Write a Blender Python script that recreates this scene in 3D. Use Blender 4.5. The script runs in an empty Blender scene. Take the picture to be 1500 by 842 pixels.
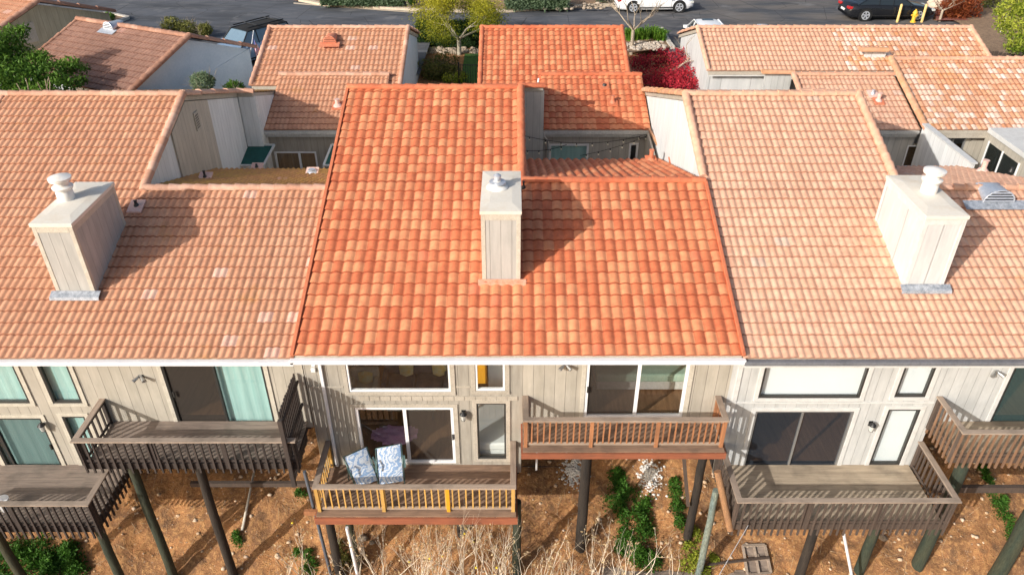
import bpy, math, random
import numpy as np
from mathutils import Vector, Matrix
random.seed(7); rng = np.random.default_rng(7)
sc = bpy.context.scene; COL = sc.collection
# ------------------------------------------------------------------ survey
F = 1110.0; PIT = math.radians(33.2); CP, SP = math.cos(PIT), math.sin(PIT)
def P(u, v, X=None, Y=None, Z=None):
    """surveying helper: a sight line from the drone met with a plane"""
    xx = (u-750)/F; yc = -(v-421)/F
    d = (xx, CP+yc*SP, -SP+yc*CP)
    t = X/d[0] if X is not None else (Y/d[1] if Y is not None else Z/d[2])
    return Vector((d[0]*t, d[1]*t, d[2]*t))
SL = 0.35; YE, ZE = 14.1, -11.24; YW = 14.6
def roofz(y): return ZE+SL*(y-YE)
RYL = 19.79; RZL = roofz(RYL); RYT = 23.3; RZT = roofz(RYT)
ZLO, ZUP = -15.3, -13.62
# ------------------------------------------------------------------ materials
MATS = {}
def newmat(name):
    m = bpy.data.materials.new(name); m.use_nodes = True
    nt = m.node_tree; b = nt.nodes['Principled BSDF']
    return m, nt, b
def N(nt, typ, **kw):
    n = nt.nodes.new(typ)
    for k, v in kw.items():
        if k in n.inputs: n.inputs[k].default_value = v
        else: setattr(n, k, v)
    return n
def L(nt, a, b): nt.links.new(a, b)
def c4(c): return (c[0], c[1], c[2], 1)
def mixc(nt, fac, a, b, blend='MIX'):
    n = nt.nodes.new('ShaderNodeMix'); n.data_type = 'RGBA'; n.blend_type = blend
    for s, val in ((n.inputs[0], fac), (n.inputs[6], a), (n.inputs[7], b)):
        if isinstance(val, (tuple, list)): s.default_value = c4(val)
        elif isinstance(val, (int, float)): s.default_value = val
        else: L(nt, val, s)
    return n.outputs[2]
def mth(nt, op, a, b=0.0, clamp=False):
    n = nt.nodes.new('ShaderNodeMath'); n.operation = op; n.use_clamp = clamp
    for s, val in ((n.inputs[0], a), (n.inputs[1], b)):
        if isinstance(val, (int, float)): s.default_value = val
        else: L(nt, val, s)
    return n.outputs[0]
def noise(nt, scale, detail=4, vec=None, rough=.55):
    n = N(nt, 'ShaderNodeTexNoise'); n.inputs['Scale'].default_value = scale
    n.inputs['Detail'].default_value = detail; n.inputs['Roughness'].default_value = rough
    if vec is not None: L(nt, vec, n.inputs['Vector'])
    return n.outputs['Fac']
def ramp(nt, fac, lo, hi):
    n = nt.nodes.new('ShaderNodeMapRange'); n.inputs[1].default_value = lo; n.inputs[2].default_value = hi
    L(nt, fac, n.inputs[0]); return n.outputs[0]
def pos(nt): return nt.nodes.new('ShaderNodeNewGeometry').outputs['Position']
def vscale(nt, vec, s):
    n = nt.nodes.new('ShaderNodeMapping'); n.inputs['Scale'].default_value = s; L(nt, vec, n.inputs['Vector'])
    return n.outputs[0]
def bump(nt, b, h, strength=.3, dist=.02):
    n = nt.nodes.new('ShaderNodeBump'); n.inputs['Strength'].default_value = strength
    n.inputs['Distance'].default_value = dist; L(nt, h, n.inputs['Height']); L(nt, n.outputs[0], b.inputs['Normal'])
def mottled(name, a, b_, scale=3, rough=.8, bmp=.2, metal=0, stretch=(1, 1, 1), lo=.3, hi=.7, fine=.15, bdist=.01):
    m, nt, b = newmat(name)
    p = vscale(nt, pos(nt), stretch)
    col = mixc(nt, ramp(nt, noise(nt, scale, 5, p), lo, hi), a, b_)
    f2 = noise(nt, scale*9, 4, p)
    col = mixc(nt, fine, col, mixc(nt, ramp(nt, f2, .3, .7), (0.0, 0.0, 0.0), (1, 1, 1)), 'OVERLAY')
    L(nt, col, b.inputs['Base Color']); b.inputs['Roughness'].default_value = rough; b.inputs['Metallic'].default_value = metal
    if bmp: bump(nt, b, f2, bmp, bdist)
    return m
def tile_mat(name, dark, light, pink=(.75, .42, .33), moss=None, moss_amt=0, white=None, rough=.75, dirt=.25):
    m, nt, b = newmat(name)
    at = N(nt, 'ShaderNodeAttribute'); at.attribute_name = 'tint'
    sp = nt.nodes.new('ShaderNodeSeparateColor'); L(nt, at.outputs['Color'], sp.inputs[0])
    p = pos(nt)
    col = mixc(nt, sp.outputs[0], dark, light)
    if white: col = mixc(nt, mth(nt, 'MULTIPLY', sp.outputs[1], .85), col, white)
    col = mixc(nt, sp.outputs[2], col, pink)
    big = ramp(nt, noise(nt, .55, 5, p), .35, .7)
    col = mixc(nt, mth(nt, 'MULTIPLY', big, dirt), col, (dark[0]*.62, dark[1]*.62, dark[2]*.62))
    mid = noise(nt, 6, 6, p)
    col = mixc(nt, .55, col, mixc(nt, ramp(nt, mid, .25, .75), (.3, .3, .3), (.72, .72, .72)), 'OVERLAY')
    lich = ramp(nt, noise(nt, 23, 5, p, .7), .60, .70)
    col = mixc(nt, mth(nt, 'MULTIPLY', lich, mth(nt, 'MULTIPLY', ramp(nt, noise(nt, .8, 4, p), .4, .65), .55)), col, (dark[0]*.42, dark[1]*.5, dark[2]*.55))
    stk = ramp(nt, noise(nt, 1.0, 5, vscale(nt, p, (5.5, .35, .35))), .52, .75)
    col = mixc(nt, mth(nt, 'MULTIPLY', stk, .30), col, (dark[0]*.62, dark[1]*.6, dark[2]*.6))
    fine = noise(nt, 60, 3, p)
    col = mixc(nt, .22, col, mixc(nt, ramp(nt, fine, .25, .75), (.2, .2, .2), (.8, .8, .8)), 'OVERLAY')
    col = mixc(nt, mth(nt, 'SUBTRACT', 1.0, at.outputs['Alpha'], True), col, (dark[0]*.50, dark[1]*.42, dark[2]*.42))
    if moss:
        mm = ramp(nt, noise(nt, .9, 6, p), .62-.3*moss_amt, .75-.3*moss_amt)
        m2 = ramp(nt, noise(nt, 9, 4, p), .3, .65)
        col = mixc(nt, mth(nt, 'MULTIPLY', mth(nt, 'MULTIPLY', mm, m2), .85), col, moss)
    L(nt, col, b.inputs['Base Color']); b.inputs['Roughness'].default_value = rough
    bump(nt, b, fine, .25, .006)
    return m
def siding_mat(name, a, b_, pitch=.27, groove=.55, streak=.4):
    m, nt, b = newmat(name)
    g = nt.nodes.new('ShaderNodeNewGeometry'); s = nt.nodes.new('ShaderNodeSeparateXYZ'); L(nt, g.outputs['Position'], s.inputs[0])
    nn = nt.nodes.new('ShaderNodeSeparateXYZ'); L(nt, g.outputs['True Normal'], nn.inputs[0])
    sel = mth(nt, 'GREATER_THAN', mth(nt, 'ABSOLUTE', nn.outputs[0]), .7)
    h = mth(nt, 'ADD', mth(nt, 'MULTIPLY', s.outputs[1], sel), mth(nt, 'MULTIPLY', s.outputs[0], mth(nt, 'SUBTRACT', 1.0, sel)))
    q = mth(nt, 'DIVIDE', h, pitch)
    fr = mth(nt, 'FRACT', q); d = mth(nt, 'ABSOLUTE', mth(nt, 'SUBTRACT', fr, .5))
    gl = ramp(nt, d, .475, .493)
    wn = N(nt, 'ShaderNodeTexWhiteNoise', noise_dimensions='1D'); L(nt, mth(nt, 'FLOOR', q), wn.inputs['W'])
    p = vscale(nt, g.outputs['Position'], (7, 7, .7))
    st = ramp(nt, noise(nt, 1.6, 6, p), .3, .7)
    col = mixc(nt, st, a, b_)
    col = mixc(nt, mth(nt, 'MULTIPLY', wn.outputs[0], .22), col, (a[0]*.6, a[1]*.6, a[2]*.6))
    blot = ramp(nt, noise(nt, 1.6, 7, vscale(nt, g.outputs['Position'], (1.5, 1.5, .6)), .65), .42, .7)
    col = mixc(nt, mth(nt, 'MULTIPLY', blot, streak), col, (a[0]*.6, a[1]*.62, a[2]*.63))
    col = mixc(nt, mth(nt, 'MULTIPLY', gl, groove), col, (.03, .027, .024))
    L(nt, col, b.inputs['Base Color']); b.inputs['Roughness'].default_value = .85
    hh = mth(nt, 'SUBTRACT', mth(nt, 'MULTIPLY', st, .12), gl); bump(nt, b, hh, .6, .012)
    return m
def wood_mat(name, a, b_, axis=0, rough=.85, scale=2.0, dark=(.04, .035, .03)):
    st = [9, 9, 9]; st[axis] = .9
    m, nt, b = newmat(name)
    g = nt.nodes.new('ShaderNodeNewGeometry')
    oi = nt.nodes.new('ShaderNodeObjectInfo')
    p = vscale(nt, g.outputs['Position'], tuple(st))
    f = noise(nt, scale, 6, p)
    col = mixc(nt, ramp(nt, f, .3, .7), a, b_)
    if axis == 0:
        s = nt.nodes.new('ShaderNodeSeparateXYZ'); L(nt, g.outputs['Position'], s.inputs[0])
        wn = N(nt, 'ShaderNodeTexWhiteNoise', noise_dimensions='1D'); L(nt, mth(nt, 'FLOOR', mth(nt, 'DIVIDE', s.outputs[1], .145)), wn.inputs['W'])
        col = mixc(nt, mth(nt, 'MULTIPLY', wn.outputs[0], .4), col, (a[0]*.45, a[1]*.45, a[2]*.45))
    else:
        col = mixc(nt, mth(nt, 'MULTIPLY', oi.outputs['Random'], .45), col, (a[0]*.5, a[1]*.5, a[2]*.5))
    bl = ramp(nt, noise(nt, 1.7, 5, g.outputs['Position']), .48, .72)
    col = mixc(nt, mth(nt, 'MULTIPLY', bl, .45), col, dark)
    L(nt, col, b.inputs['Base Color']); b.inputs['Roughness'].default_value = rough
    bump(nt, b, f, .4, .008)
    return m
def plain(name, c, rough=.5, metal=0, spec=None, emit=None):
    m, nt, b = newmat(name)
    p = pos(nt)
    col = mixc(nt, .12, c, mixc(nt, ramp(nt, noise(nt, 7, 5, p), .3, .7), (.25, .25, .25), (.75, .75, .75)), 'OVERLAY')
    L(nt, col, b.inputs['Base Color']); b.inputs['Roughness'].default_value = rough; b.inputs['Metallic'].default_value = metal
    if spec is not None: b.inputs['Specular IOR Level'].default_value = spec
    return m
def glass_mat(name, tint=(.7, .75, .75), refl=1.0, dark=0.0):
    m, nt, b = newmat(name); nt.nodes.remove(b)
    out = nt.nodes['Material Output']
    tr = nt.nodes.new('ShaderNodeBsdfTransparent'); tr.inputs[0].default_value = c4(tint)
    gl = nt.nodes.new('ShaderNodeBsdfGlossy'); gl.inputs['Roughness'].default_value = .02; gl.inputs[0].default_value = (1, 1, 1, 1)
    ge = nt.nodes.new('ShaderNodeNewGeometry'); dt = nt.nodes.new('ShaderNodeVectorMath'); dt.operation = 'DOT_PRODUCT'
    L(nt, ge.outputs['Incoming'], dt.inputs[0]); L(nt, ge.outputs['Normal'], dt.inputs[1])
    k_ = mth(nt, 'POWER', mth(nt, 'SUBTRACT', 1.0, mth(nt, 'ABSOLUTE', dt.outputs['Value'])), 5.0)
    k_ = mth(nt, 'ADD', mth(nt, 'MULTIPLY', k_, .92), .07)
    mx = nt.nodes.new('ShaderNodeMixShader'); L(nt, mth(nt, 'MULTIPLY', k_, refl, True), mx.inputs[0])
    L(nt, tr.outputs[0], mx.inputs[1]); L(nt, gl.outputs[0], mx.inputs[2]); L(nt, mx.outputs[0], out.inputs[0])
    return m
def screen_mat(name, c, cover):
    m, nt, b = newmat(name); out = nt.nodes['Material Output']
    b.inputs['Base Color'].default_value = c4(c); b.inputs['Roughness'].default_value = .35
    tr = nt.nodes.new('ShaderNodeBsdfTransparent'); mx = nt.nodes.new('ShaderNodeMixShader'); mx.inputs[0].default_value = cover
    L(nt, tr.outputs[0], mx.inputs[1]); L(nt, b.outputs[0], mx.inputs[2]); L(nt, mx.outputs[0], out.inputs[0]); return m
def leaf_mat(name, a, b_, trans=.3, rough=.6):
    m, nt, b = newmat(name)
    at = N(nt, 'ShaderNodeAttribute'); at.attribute_name = 'tint'
    sp = nt.nodes.new('ShaderNodeSeparateColor'); L(nt, at.outputs['Color'], sp.inputs[0])
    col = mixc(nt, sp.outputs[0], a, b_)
    L(nt, col, b.inputs['Base Color']); b.inputs['Roughness'].default_value = rough
    b.inputs['Specular IOR Level'].default_value = .25
    out = nt.nodes['Material Output']
    tl = nt.nodes.new('ShaderNodeBsdfTranslucent'); L(nt, col, tl.inputs[0])
    mx = nt.nodes.new('ShaderNodeMixShader'); mx.inputs[0].default_value = trans
    L(nt, b.outputs[0], mx.inputs[1]); L(nt, tl.outputs[0], mx.inputs[2]); L(nt, mx.outputs[0], out.inputs[0])
    return m
M = dict(
 tile_red=tile_mat('tile_red', (.59, .158, .066), (.73, .295, .14), pink=(.7, .2, .1), dirt=.15),
 cap_red=tile_mat('cap_red', (.54, .145, .065), (.64, .21, .10), dirt=.2),
 tile_left=tile_mat('tile_left', (.545, .26, .148), (.63, .325, .195), pink=(.74, .47, .37), moss=(.46, .23, .08), moss_amt=.05, dirt=.18),
 cap_left=tile_mat('cap_left', (.54, .28, .18), (.72, .45, .33), dirt=.4),
 tile_moss=tile_mat('tile_moss', (.46, .21, .07), (.55, .28, .09), moss=(.56, .32, .05), moss_amt=.6),
 tile_right=tile_mat('tile_right', (.65, .365, .24), (.745, .445, .305), pink=(.60, .45, .36), moss=(.58, .32, .17), moss_amt=.1, dirt=.18),
 cap_right=tile_mat('cap_right', (.63, .35, .23), (.72, .42, .29), dirt=.3),
 cap_moss=tile_mat('cap_moss', (.58, .30, .17), (.68, .39, .24), moss=(.54, .28, .09), moss_amt=.35),
 tile_bleached=tile_mat('tile_bleached', (.60, .27, .14), (.72, .38, .21), white=(.84, .70, .60), moss=(.6, .27, .04), moss_amt=.1),
 tile_brown=tile_mat('tile_brown', (.31, .165, .115), (.38, .21, .15), pink=(.5, .28, .22), dirt=.4),
 cap_brown=tile_mat('cap_brown', (.33, .16, .10), (.48, .27, .19), dirt=.4),
 siding_beige=siding_mat('siding_beige', (.34, .31, .26), (.44, .405, .345)),
 siding_grey=siding_mat('siding_grey', (.50, .49, .45), (.60, .58, .53)),
 siding_cream=siding_mat('siding_cream', (.43, .39, .32), (.52, .475, .40)),
 siding_white=siding_mat('siding_white', (.50, .505, .49), (.60, .605, .59), groove=.4, streak=.45),
 siding_bright=siding_mat('siding_bright', (.72, .72, .70), (.82, .82, .80), groove=.35, streak=.2),
 siding_tan=siding_mat('siding_tan', (.50, .44, .36), (.58, .52, .43)),
 siding_stack=siding_mat('siding_stack', (.43, .42, .39), (.51, .495, .46), groove=.5),
 siding_shade=siding_mat('siding_shade', (.46, .43, .38), (.54, .51, .46)),  # for walls in shade, colour lightened to make up for weak skylight
 siding_olive=siding_mat('siding_olive', (.40, .35, .24), (.50, .44, .31)),
 panel_white=siding_mat('panel_white', (.58, .585, .58), (.67, .67, .66), pitch=1.3, groove=.25, streak=.35),
 panel_blue=mottled('panel_blue', (.55, .62, .68), (.62, .68, .74), 1.2, .8, .1, fine=.08),
 trim_beige=mottled('trim_beige', (.39, .35, .285), (.48, .435, .365), 5, .8, .2, stretch=(.5, .5, .5)),
 trim_cream=mottled('trim_cream', (.48, .44, .36), (.58, .54, .455), 5, .8, .2),
 trim_white=mottled('trim_white', (.56, .56, .54), (.66, .66, .64), 5, .7, .1, fine=.08),
 cap_slab=mottled('cap_slab', (.74, .69, .60), (.64, .53, .39), 1.6, .6, .1, lo=.5, hi=.85, fine=.08),
 gutter_white=mottled('gutter_white', (.72, .74, .77), (.82, .83, .85), 2, .4, .05, fine=.05),
 gutter_grey=mottled('gutter_grey', (.42, .42, .40), (.55, .55, .53), 2, .5, .05),
 gutter_dark=mottled('gutter_dark', (.12, .13, .15), (.20, .21, .23), 2, .5, .1),
 vinyl=plain('vinyl', (.84, .84, .84), .35),
 alum=plain('alum', (.45, .46, .46), .35, .7),
 bronze=plain('bronze', (.05, .048, .045), .45, .3),
 galv=mottled('galv', (.50, .53, .58), (.70, .73, .78), 14, .4, .2, metal=.5, fine=.3),
 lead=mottled('lead', (.22, .25, .29), (.50, .53, .58), 9, .5, .4, metal=.2, fine=.5),
 pot_white=mottled('pot_white', (.80, .78, .74), (.70, .62, .50), 4, .5, .1, lo=.5, hi=.9, fine=.05),
 pot_red=mottled('pot_red', (.55, .17, .09), (.65, .24, .13), 6, .6, .1),
 pot_pink=mottled('pot_pink', (.72, .44, .36), (.80, .56, .48), 12, .6, .1, fine=.4),
 glass=glass_mat('glass', (.92, .95, .94), 1.1), glass_dark=glass_mat('glass_dark', (.50, .53, .54), 1.3),
 screen=screen_mat('screen', (.085, .088, .09), .62), screen_blue=screen_mat('screen_blue', (.035, .045, .06), .55), screen_brown=screen_mat('screen_brown', (.07, .06, .052), .6), screen_teal=screen_mat('screen_teal', (.06, .11, .11), .55),
 curtain_teal=mottled('curtain_teal', (.33, .55, .53), (.45, .65, .63), 3, .8, .1, stretch=(5, 1, .2), fine=.05),
 curtain_blind=mottled('curtain_blind', (.80, .84, .88), (.85, .88, .91), 2, .6, 0, fine=.03),
 curtain_brown=mottled('curtain_brown', (.26, .16, .09), (.38, .26, .16), 3, .8, .1, stretch=(8, 1, .2)),
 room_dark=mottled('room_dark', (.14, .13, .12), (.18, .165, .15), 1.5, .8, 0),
 room_wall=mottled('room_wall', (.60, .58, .54), (.66, .64, .60), 1.5, .8, 0),
 room_white=mottled('room_white', (.75, .76, .74), (.82, .83, .81), 1.5, .7, 0, fine=.04),
 room_floor=mottled('room_floor', (.17, .085, .04), (.28, .15, .075), 2, .4, .05, stretch=(6, .6, 1)),
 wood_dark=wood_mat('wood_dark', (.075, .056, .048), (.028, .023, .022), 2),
 wood_dark_x=wood_mat('wood_dark_x', (.33, .26, .21), (.20, .155, .125), 0),
 wood_cap=wood_mat('wood_cap', (.44, .35, .275), (.31, .24, .185), 0),
 wood_capy=wood_mat('wood_capy', (.42, .33, .26), (.29, .22, .17), 1),
 wood_brown=wood_mat('wood_brown', (.12, .085, .065), (.07, .052, .043), 2),
 wood_tan_x=wood_mat('wood_tan_x', (.52, .42, .30), (.36, .28, .20), 0),
 wood_yellow=wood_mat('wood_yellow', (.70, .40, .08), (.54, .34, .13), 2, dark=(.25, .14, .04)),
 wood_gold=plain('wood_gold', (.72, .34, .02), .6),
 wood_cedar=wood_mat('wood_cedar', (.48, .21, .09), (.30, .13, .06), 2, dark=(.12, .06, .03)),
 wood_rust=wood_mat('wood_rust', (.30, .165, .09), (.17, .105, .07), 2, dark=(.10, .065, .045)),
 wood_capg=wood_mat('wood_capg', (.46, .36, .28), (.32, .24, .18), 0),
 wood_capgy=wood_mat('wood_capgy', (.40, .31, .24), (.27, .20, .15), 1),
 wood_floor=wood_mat('wood_floor', (.34, .22, .145), (.20, .125, .085), 0),
 fascia_red=wood_mat('fascia_red', (.40, .13, .06), (.26, .085, .045), 0, dark=(.1, .05, .03)),
 pole_green=mottled('pole_green', (.055, .055, .03), (.02, .035, .026), 5, .9, .6, stretch=(1, 1, .15), fine=.35, bdist=.03),
 pole_dark=mottled('pole_dark', (.012, .010, .009), (.04, .03, .022), 5, .9, .6, stretch=(1, 1, .15), fine=.3, bdist=.03),
 pole_blue=mottled('pole_blue', (.12, .17, .17), (.24, .25, .18), 5, .9, .5, stretch=(1, 1, .2), fine=.5, bdist=.03),
 pole_raw=mottled('pole_raw', (.36, .19, .085), (.24, .13, .07), 8, .9, .6, stretch=(1, 1, .2), fine=.4, bdist=.03),
 awning=mottled('awning', (.008, .07, .06), (.012, .10, .085), 3, .8, .2),
 black=plain('black', (.012, .012, .013), .5), rubber=plain('rubber', (.015, .015, .015), .9),
 bulb=plain('bulb', (.85, .78, .62), .1), lampglass=plain('lampglass', (.55, .56, .53), .15),
 flash_red=mottled('flash_red', (.62, .24, .14), (.70, .36, .25), 12, .6, .1, fine=.3), white=plain('white', (.82, .82, .82), .4), pipe_blue=plain('pipe_blue', (.10, .12, .15), .4),
)
# ------------------------------------------------------------------ mesh helpers
class MB:
    def __init__(s): s.v = []; s.f = []; s.c = []
    def add(s, vs, fs, col=None):
        o = len(s.v); s.v += [tuple(p) for p in vs]; s.f += [tuple(i+o for i in f) for f in fs]
        s.c += [col or (.5, .5, 0)]*len(fs); return s
    def box(s, x0, x1, y0, y1, z0, z1, col=None):
        vs = [(x0, y0, z0), (x1, y0, z0), (x1, y1, z0), (x0, y1, z0), (x0, y0, z1), (x1, y0, z1), (x1, y1, z1), (x0, y1, z1)]
        return s.add(vs, [(0, 3, 2, 1), (4, 5, 6, 7), (0, 1, 5, 4), (1, 2, 6, 5), (2, 3, 7, 6), (3, 0, 4, 7)], col)
    def quad(s, a, b, c, d, col=None): return s.add([a, b, c, d], [(0, 1, 2, 3)], col)
    def poly(s, pts, col=None): return s.add(pts, [tuple(range(len(pts)))], col)
    def beam(s, p0, p1, w, h, up=(0, 0, 1), col=None):
        p0 = Vector(p0); p1 = Vector(p1); d = (p1-p0).normalized(); up = Vector(up)
        if abs(d.dot(up)) > .98: up = Vector((0, 1, 0))
        a = d.cross(up).normalized(); b = a.cross(d).normalized()
        vs = []
        for p in (p0, p1):
            for (i, j) in ((-1, -1), (1, -1), (1, 1), (-1, 1)): vs.append(p+a*(w/2*i)+b*(h/2*j))
        return s.add(vs, [(0, 1, 2, 3), (7, 6, 5, 4), (0, 4, 5, 1), (1, 5, 6, 2), (2, 6, 7, 3), (3, 7, 4, 0)], col)
    def tube(s, p0, p1, r0, r1=None, n=10, cap=True, col=None):
        r1 = r0 if r1 is None else r1
        p0 = Vector(p0); p1 = Vector(p1); d = (p1-p0)
        if d.length < 1e-6: return s
        d.normalize(); up = Vector((0, 0, 1)) if abs(d.z) < .95 else Vector((1, 0, 0))
        a = d.cross(up).normalized(); b = a.cross(d)
        vs = []
        for p, r in ((p0, r0), (p1, r1)):
            for i in range(n):
                t = 2*math.pi*i/n; vs.append(p+a*(r*math.cos(t))+b*(r*math.sin(t)))
        fs = [(i, i+n, (i+1) % n+n, (i+1) % n) for i in range(n)]
        if cap: fs += [tuple(range(n)), tuple(range(2*n-1, n-1, -1))]
        return s.add(vs, fs, col)
    def lathe(s, c, prof, n=24, col=None):
        vs = []
        for (r, z) in prof:
            for i in range(n):
                t = 2*math.pi*i/n; vs.append((c[0]+r*math.cos(t), c[1]+r*math.sin(t), c[2]+z))
        fs = []
        for k in range(len(prof)-1):
            for i in range(n): fs.append((k*n+i, k*n+(i+1) % n, (k+1)*n+(i+1) % n, (k+1)*n+i))
        fs.append(tuple(range(n-1, -1, -1))); fs.append(tuple((len(prof)-1)*n+i for i in range(n)))
        return s.add(vs, fs, col)
    def build(s, name, mat, parent=None, smooth=False, bevel=0, local=False, angle=None):
        return mkobj(name, s.v, s.f, mat, parent, smooth, bevel, local, s.c, angle)
def origin(o):
    v = Vector((0, 0, 0))
    while o is not None: v = v+Vector(o.location); o = o.parent
    return v
def mkobj(name, vs, fs, mat, parent=None, smooth=False, bevel=0, local=False, cols=None, angle=None):
    off = Vector((0, 0, 0)) if local else origin(parent)
    a = np.array(vs, dtype=np.float64).reshape(-1, 3)-np.array(off)
    # parts get their own origin at their base centre
    piv = np.array([(a[:, 0].min()+a[:, 0].max())/2, (a[:, 1].min()+a[:, 1].max())/2, a[:, 2].min()])
    a = a-piv
    me = bpy.data.meshes.new(name); me.from_pydata(a.tolist(), [], fs)
    if cols is not None:
        at = me.attributes.new('tint', 'FLOAT_COLOR', 'FACE')
        arr = np.ones((len(fs), 4), dtype=np.float32); cn = np.array(cols, dtype=np.float32); arr[:, :cn.shape[1]] = cn
        at.data.foreach_set('color', arr.ravel())
    me.materials.append(mat)
    if smooth: me.polygons.foreach_set('use_smooth', [True]*len(me.polygons))
    me.update()
    o = bpy.data.objects.new(name, me); COL.objects.link(o); o.location = piv
    if parent is not None: o.parent = parent
    if bevel:
        b = o.modifiers.new('bevel', 'BEVEL'); b.width = bevel; b.segments = 2; b.limit_method = 'ANGLE'
    if smooth and angle:
        me.set_sharp_from_angle(angle=math.radians(angle))
    return o
def thing(name, label, cat, loc=(0, 0, 0), rotz=0, group=None):
    o = bpy.data.objects.new(name, None); o.empty_display_size = .3; COL.objects.link(o)
    o.location = loc; o.rotation_euler = (0, 0, rotz); o['label'] = label; o['category'] = cat
    if group: o['group'] = group
    return o
def tag(o, label, cat, group=None):
    o['label'] = label; o['category'] = cat
    if group: o['group'] = group
    return o
def setting(o): o['kind'] = 'structure'; return o
def stuff(o, label, cat): o['kind'] = 'stuff'; o['label'] = label; o['category'] = cat; return o
def dup(root, loc, rotz=None, label=None, group=None):
    r = root.copy(); COL.objects.link(r); r.location = loc
    if rotz is not None: r.rotation_euler = (0, 0, rotz)
    if label: r['label'] = label
    if group: r['group'] = group
    for ch in list(root.children):
        c = ch.copy(); COL.objects.link(c); c.parent = r
        for g in ch.children:
            d = g.copy(); COL.objects.link(d); d.parent = c
    return r
# ------------------------------------------------------------------ roofs
def tiles(name, parent, mat, p0, ux, us, width, length, tw, rh, amp=.036, lip=.034, seg=8, flat=.7, colf=None, local=False, trim=None, shade_band=.028):
    """barrel tiles laid in courses on a slope; p0 eave corner, ux along the eave, us up the slope"""
    p0 = np.array(p0, float); ux = np.array(ux, float); us = np.array(us, float)
    ux /= np.linalg.norm(ux); us /= np.linalg.norm(us); n = np.cross(ux, us); n /= np.linalg.norm(n)
    if n[2] < 0: n = -n
    nc = max(1, int(round(width/tw))); tw = width/nc; nr = max(1, int(math.ceil(length/rh-.05)))
    npt = nc*seg+1
    s = (np.arange(npt) % seg)/seg
    prof = amp*(.5-.5*np.cos(2*np.pi*s))**flat
    xs = np.arange(npt)*tw/seg
    V = []; Fc = []; C = []
    base = 0
    for r in range(nr):
        lo = max(0, r*rh-.03); hi = min(length, (r+1)*rh)
        wob = np.repeat(rng.normal(0, .0035, nc), seg); wob = np.append(wob, wob[-1])
        shft = np.repeat(rng.normal(0, .004, nc), seg); shft = np.append(shft, shft[-1])
        a = p0+np.outer(xs, ux)+np.outer(lo+shft, us)+np.outer(prof+lip+wob, n)
        hb = max(lo+.05, hi-.03-shade_band); fr_ = (hb-lo)/(hi-lo)
        b = p0+np.outer(xs, ux)+np.outer(np.full(npt, hb), us)+np.outer(prof*(1-.04*fr_)+lip*(1-fr_)+.004*fr_+wob*(1-fr_), n)
        e = p0+np.outer(xs, ux)+np.outer(np.full(npt, hi), us)+np.outer(prof*.96+.004, n)
        c = p0+np.outer(xs, ux)+np.outer(lo+shft, us)+np.outer(prof*.3-.006, n)
        V.append(a); V.append(b); V.append(a); V.append(c); V.append(b); V.append(e)
        i = np.arange(npt-1)
        f1 = np.stack([base+i, base+i+1, base+npt+i+1, base+npt+i], 1)
        f2 = np.stack([base+2*npt+i+1, base+2*npt+i, base+3*npt+i, base+3*npt+i+1], 1)
        f3 = f1+4*npt; Fc.append(f1); Fc.append(f2); Fc.append(f3)
        cc = np.array([colf(r, k, nr, nc) for k in range(nc)]) if colf else np.column_stack([rng.random(nc), np.zeros(nc), np.zeros(nc)])
        cc = np.repeat(cc, seg, 0); one = np.ones((len(cc), 1))
        C.append(np.hstack([cc, one])); C.append(np.hstack([cc, one*.35])); C.append(np.hstack([cc, one*.12]))  # lips and overlap strips darkened in colour, standing in for shadow between courses
        base += 6*npt
    V = np.concatenate(V); Fc = np.concatenate(Fc); C = np.concatenate(C)
    return mkobj(name, V, Fc.tolist(), mat, parent, True, 0, local, C)
LASTL = [0]
def c_red(r, k, nr, nc):
    LASTL[0] = 1 if random.random() < (.28 if LASTL[0] else .62) else 0
    return (min(1, max(0, (random.uniform(.62, 1) if LASTL[0] else random.uniform(0, .28))+random.gauss(0, .05))), 0, 1 if random.random() < .01 else 0)
PK = {}
def c_plain(pink=.004, lo=.0, hi=1.0):
    def f(r, k, nr, nc):
        key = (r, k//2)
        p = 1 if random.random() < pink else 0
        if p: PK[(r, k+1)] = 1
        if PK.pop((r, k), 0): p = 1
        return (random.uniform(lo, hi), 0, p*.8)
    return f
def c_bleach(r, k, nr, nc):
    w = max(0, .5+.5*math.sin(k*.13+r*.35)+.25*math.sin(k*.05+1.3*r))
    return (random.random(), random.uniform(.55, 1) if random.random() < .15+.38*w else random.random()*.3, 0)
def slope(name, parent, mat, x0, x1, ye, ze, yr, zr, tw, rh=.355, colf=None, seg=8, amp=.036, lip=.034, flat=.7):
    """roof plane with its eave at ye/ze and its ridge at yr/zr, between x0 and x1"""
    us = np.array([0, yr-ye, zr-ze], float); ln = np.linalg.norm(us)
    o = tiles(name, parent, mat, (x0, ye, ze), (1, 0, 0), us, x1-x0, ln, tw, rh, amp, lip, seg, flat, colf)
    mb = MB(); d = .05
    sgn = 1 if yr > ye else -1
    mb.add([(x0+.02, ye+.03*sgn, ze-.012), (x1-.02, ye+.03*sgn, ze-.012), (x1-.02, yr, zr-.012), (x0+.02, yr, zr-.012),
            (x0+.02, ye+.03*sgn, ze-.17), (x1-.02, ye+.03*sgn, ze-.17), (x1-.02, yr, zr-.17), (x0+.02, yr, zr-.17)],
           [(0, 1, 2, 3), (7, 6, 5, 4), (0, 4, 5, 1), (1, 5, 6, 2), (2, 6, 7, 3), (3, 7, 4, 0)])
    mb.build('roof_deck', M['trim_beige'], o)
    return o
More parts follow.
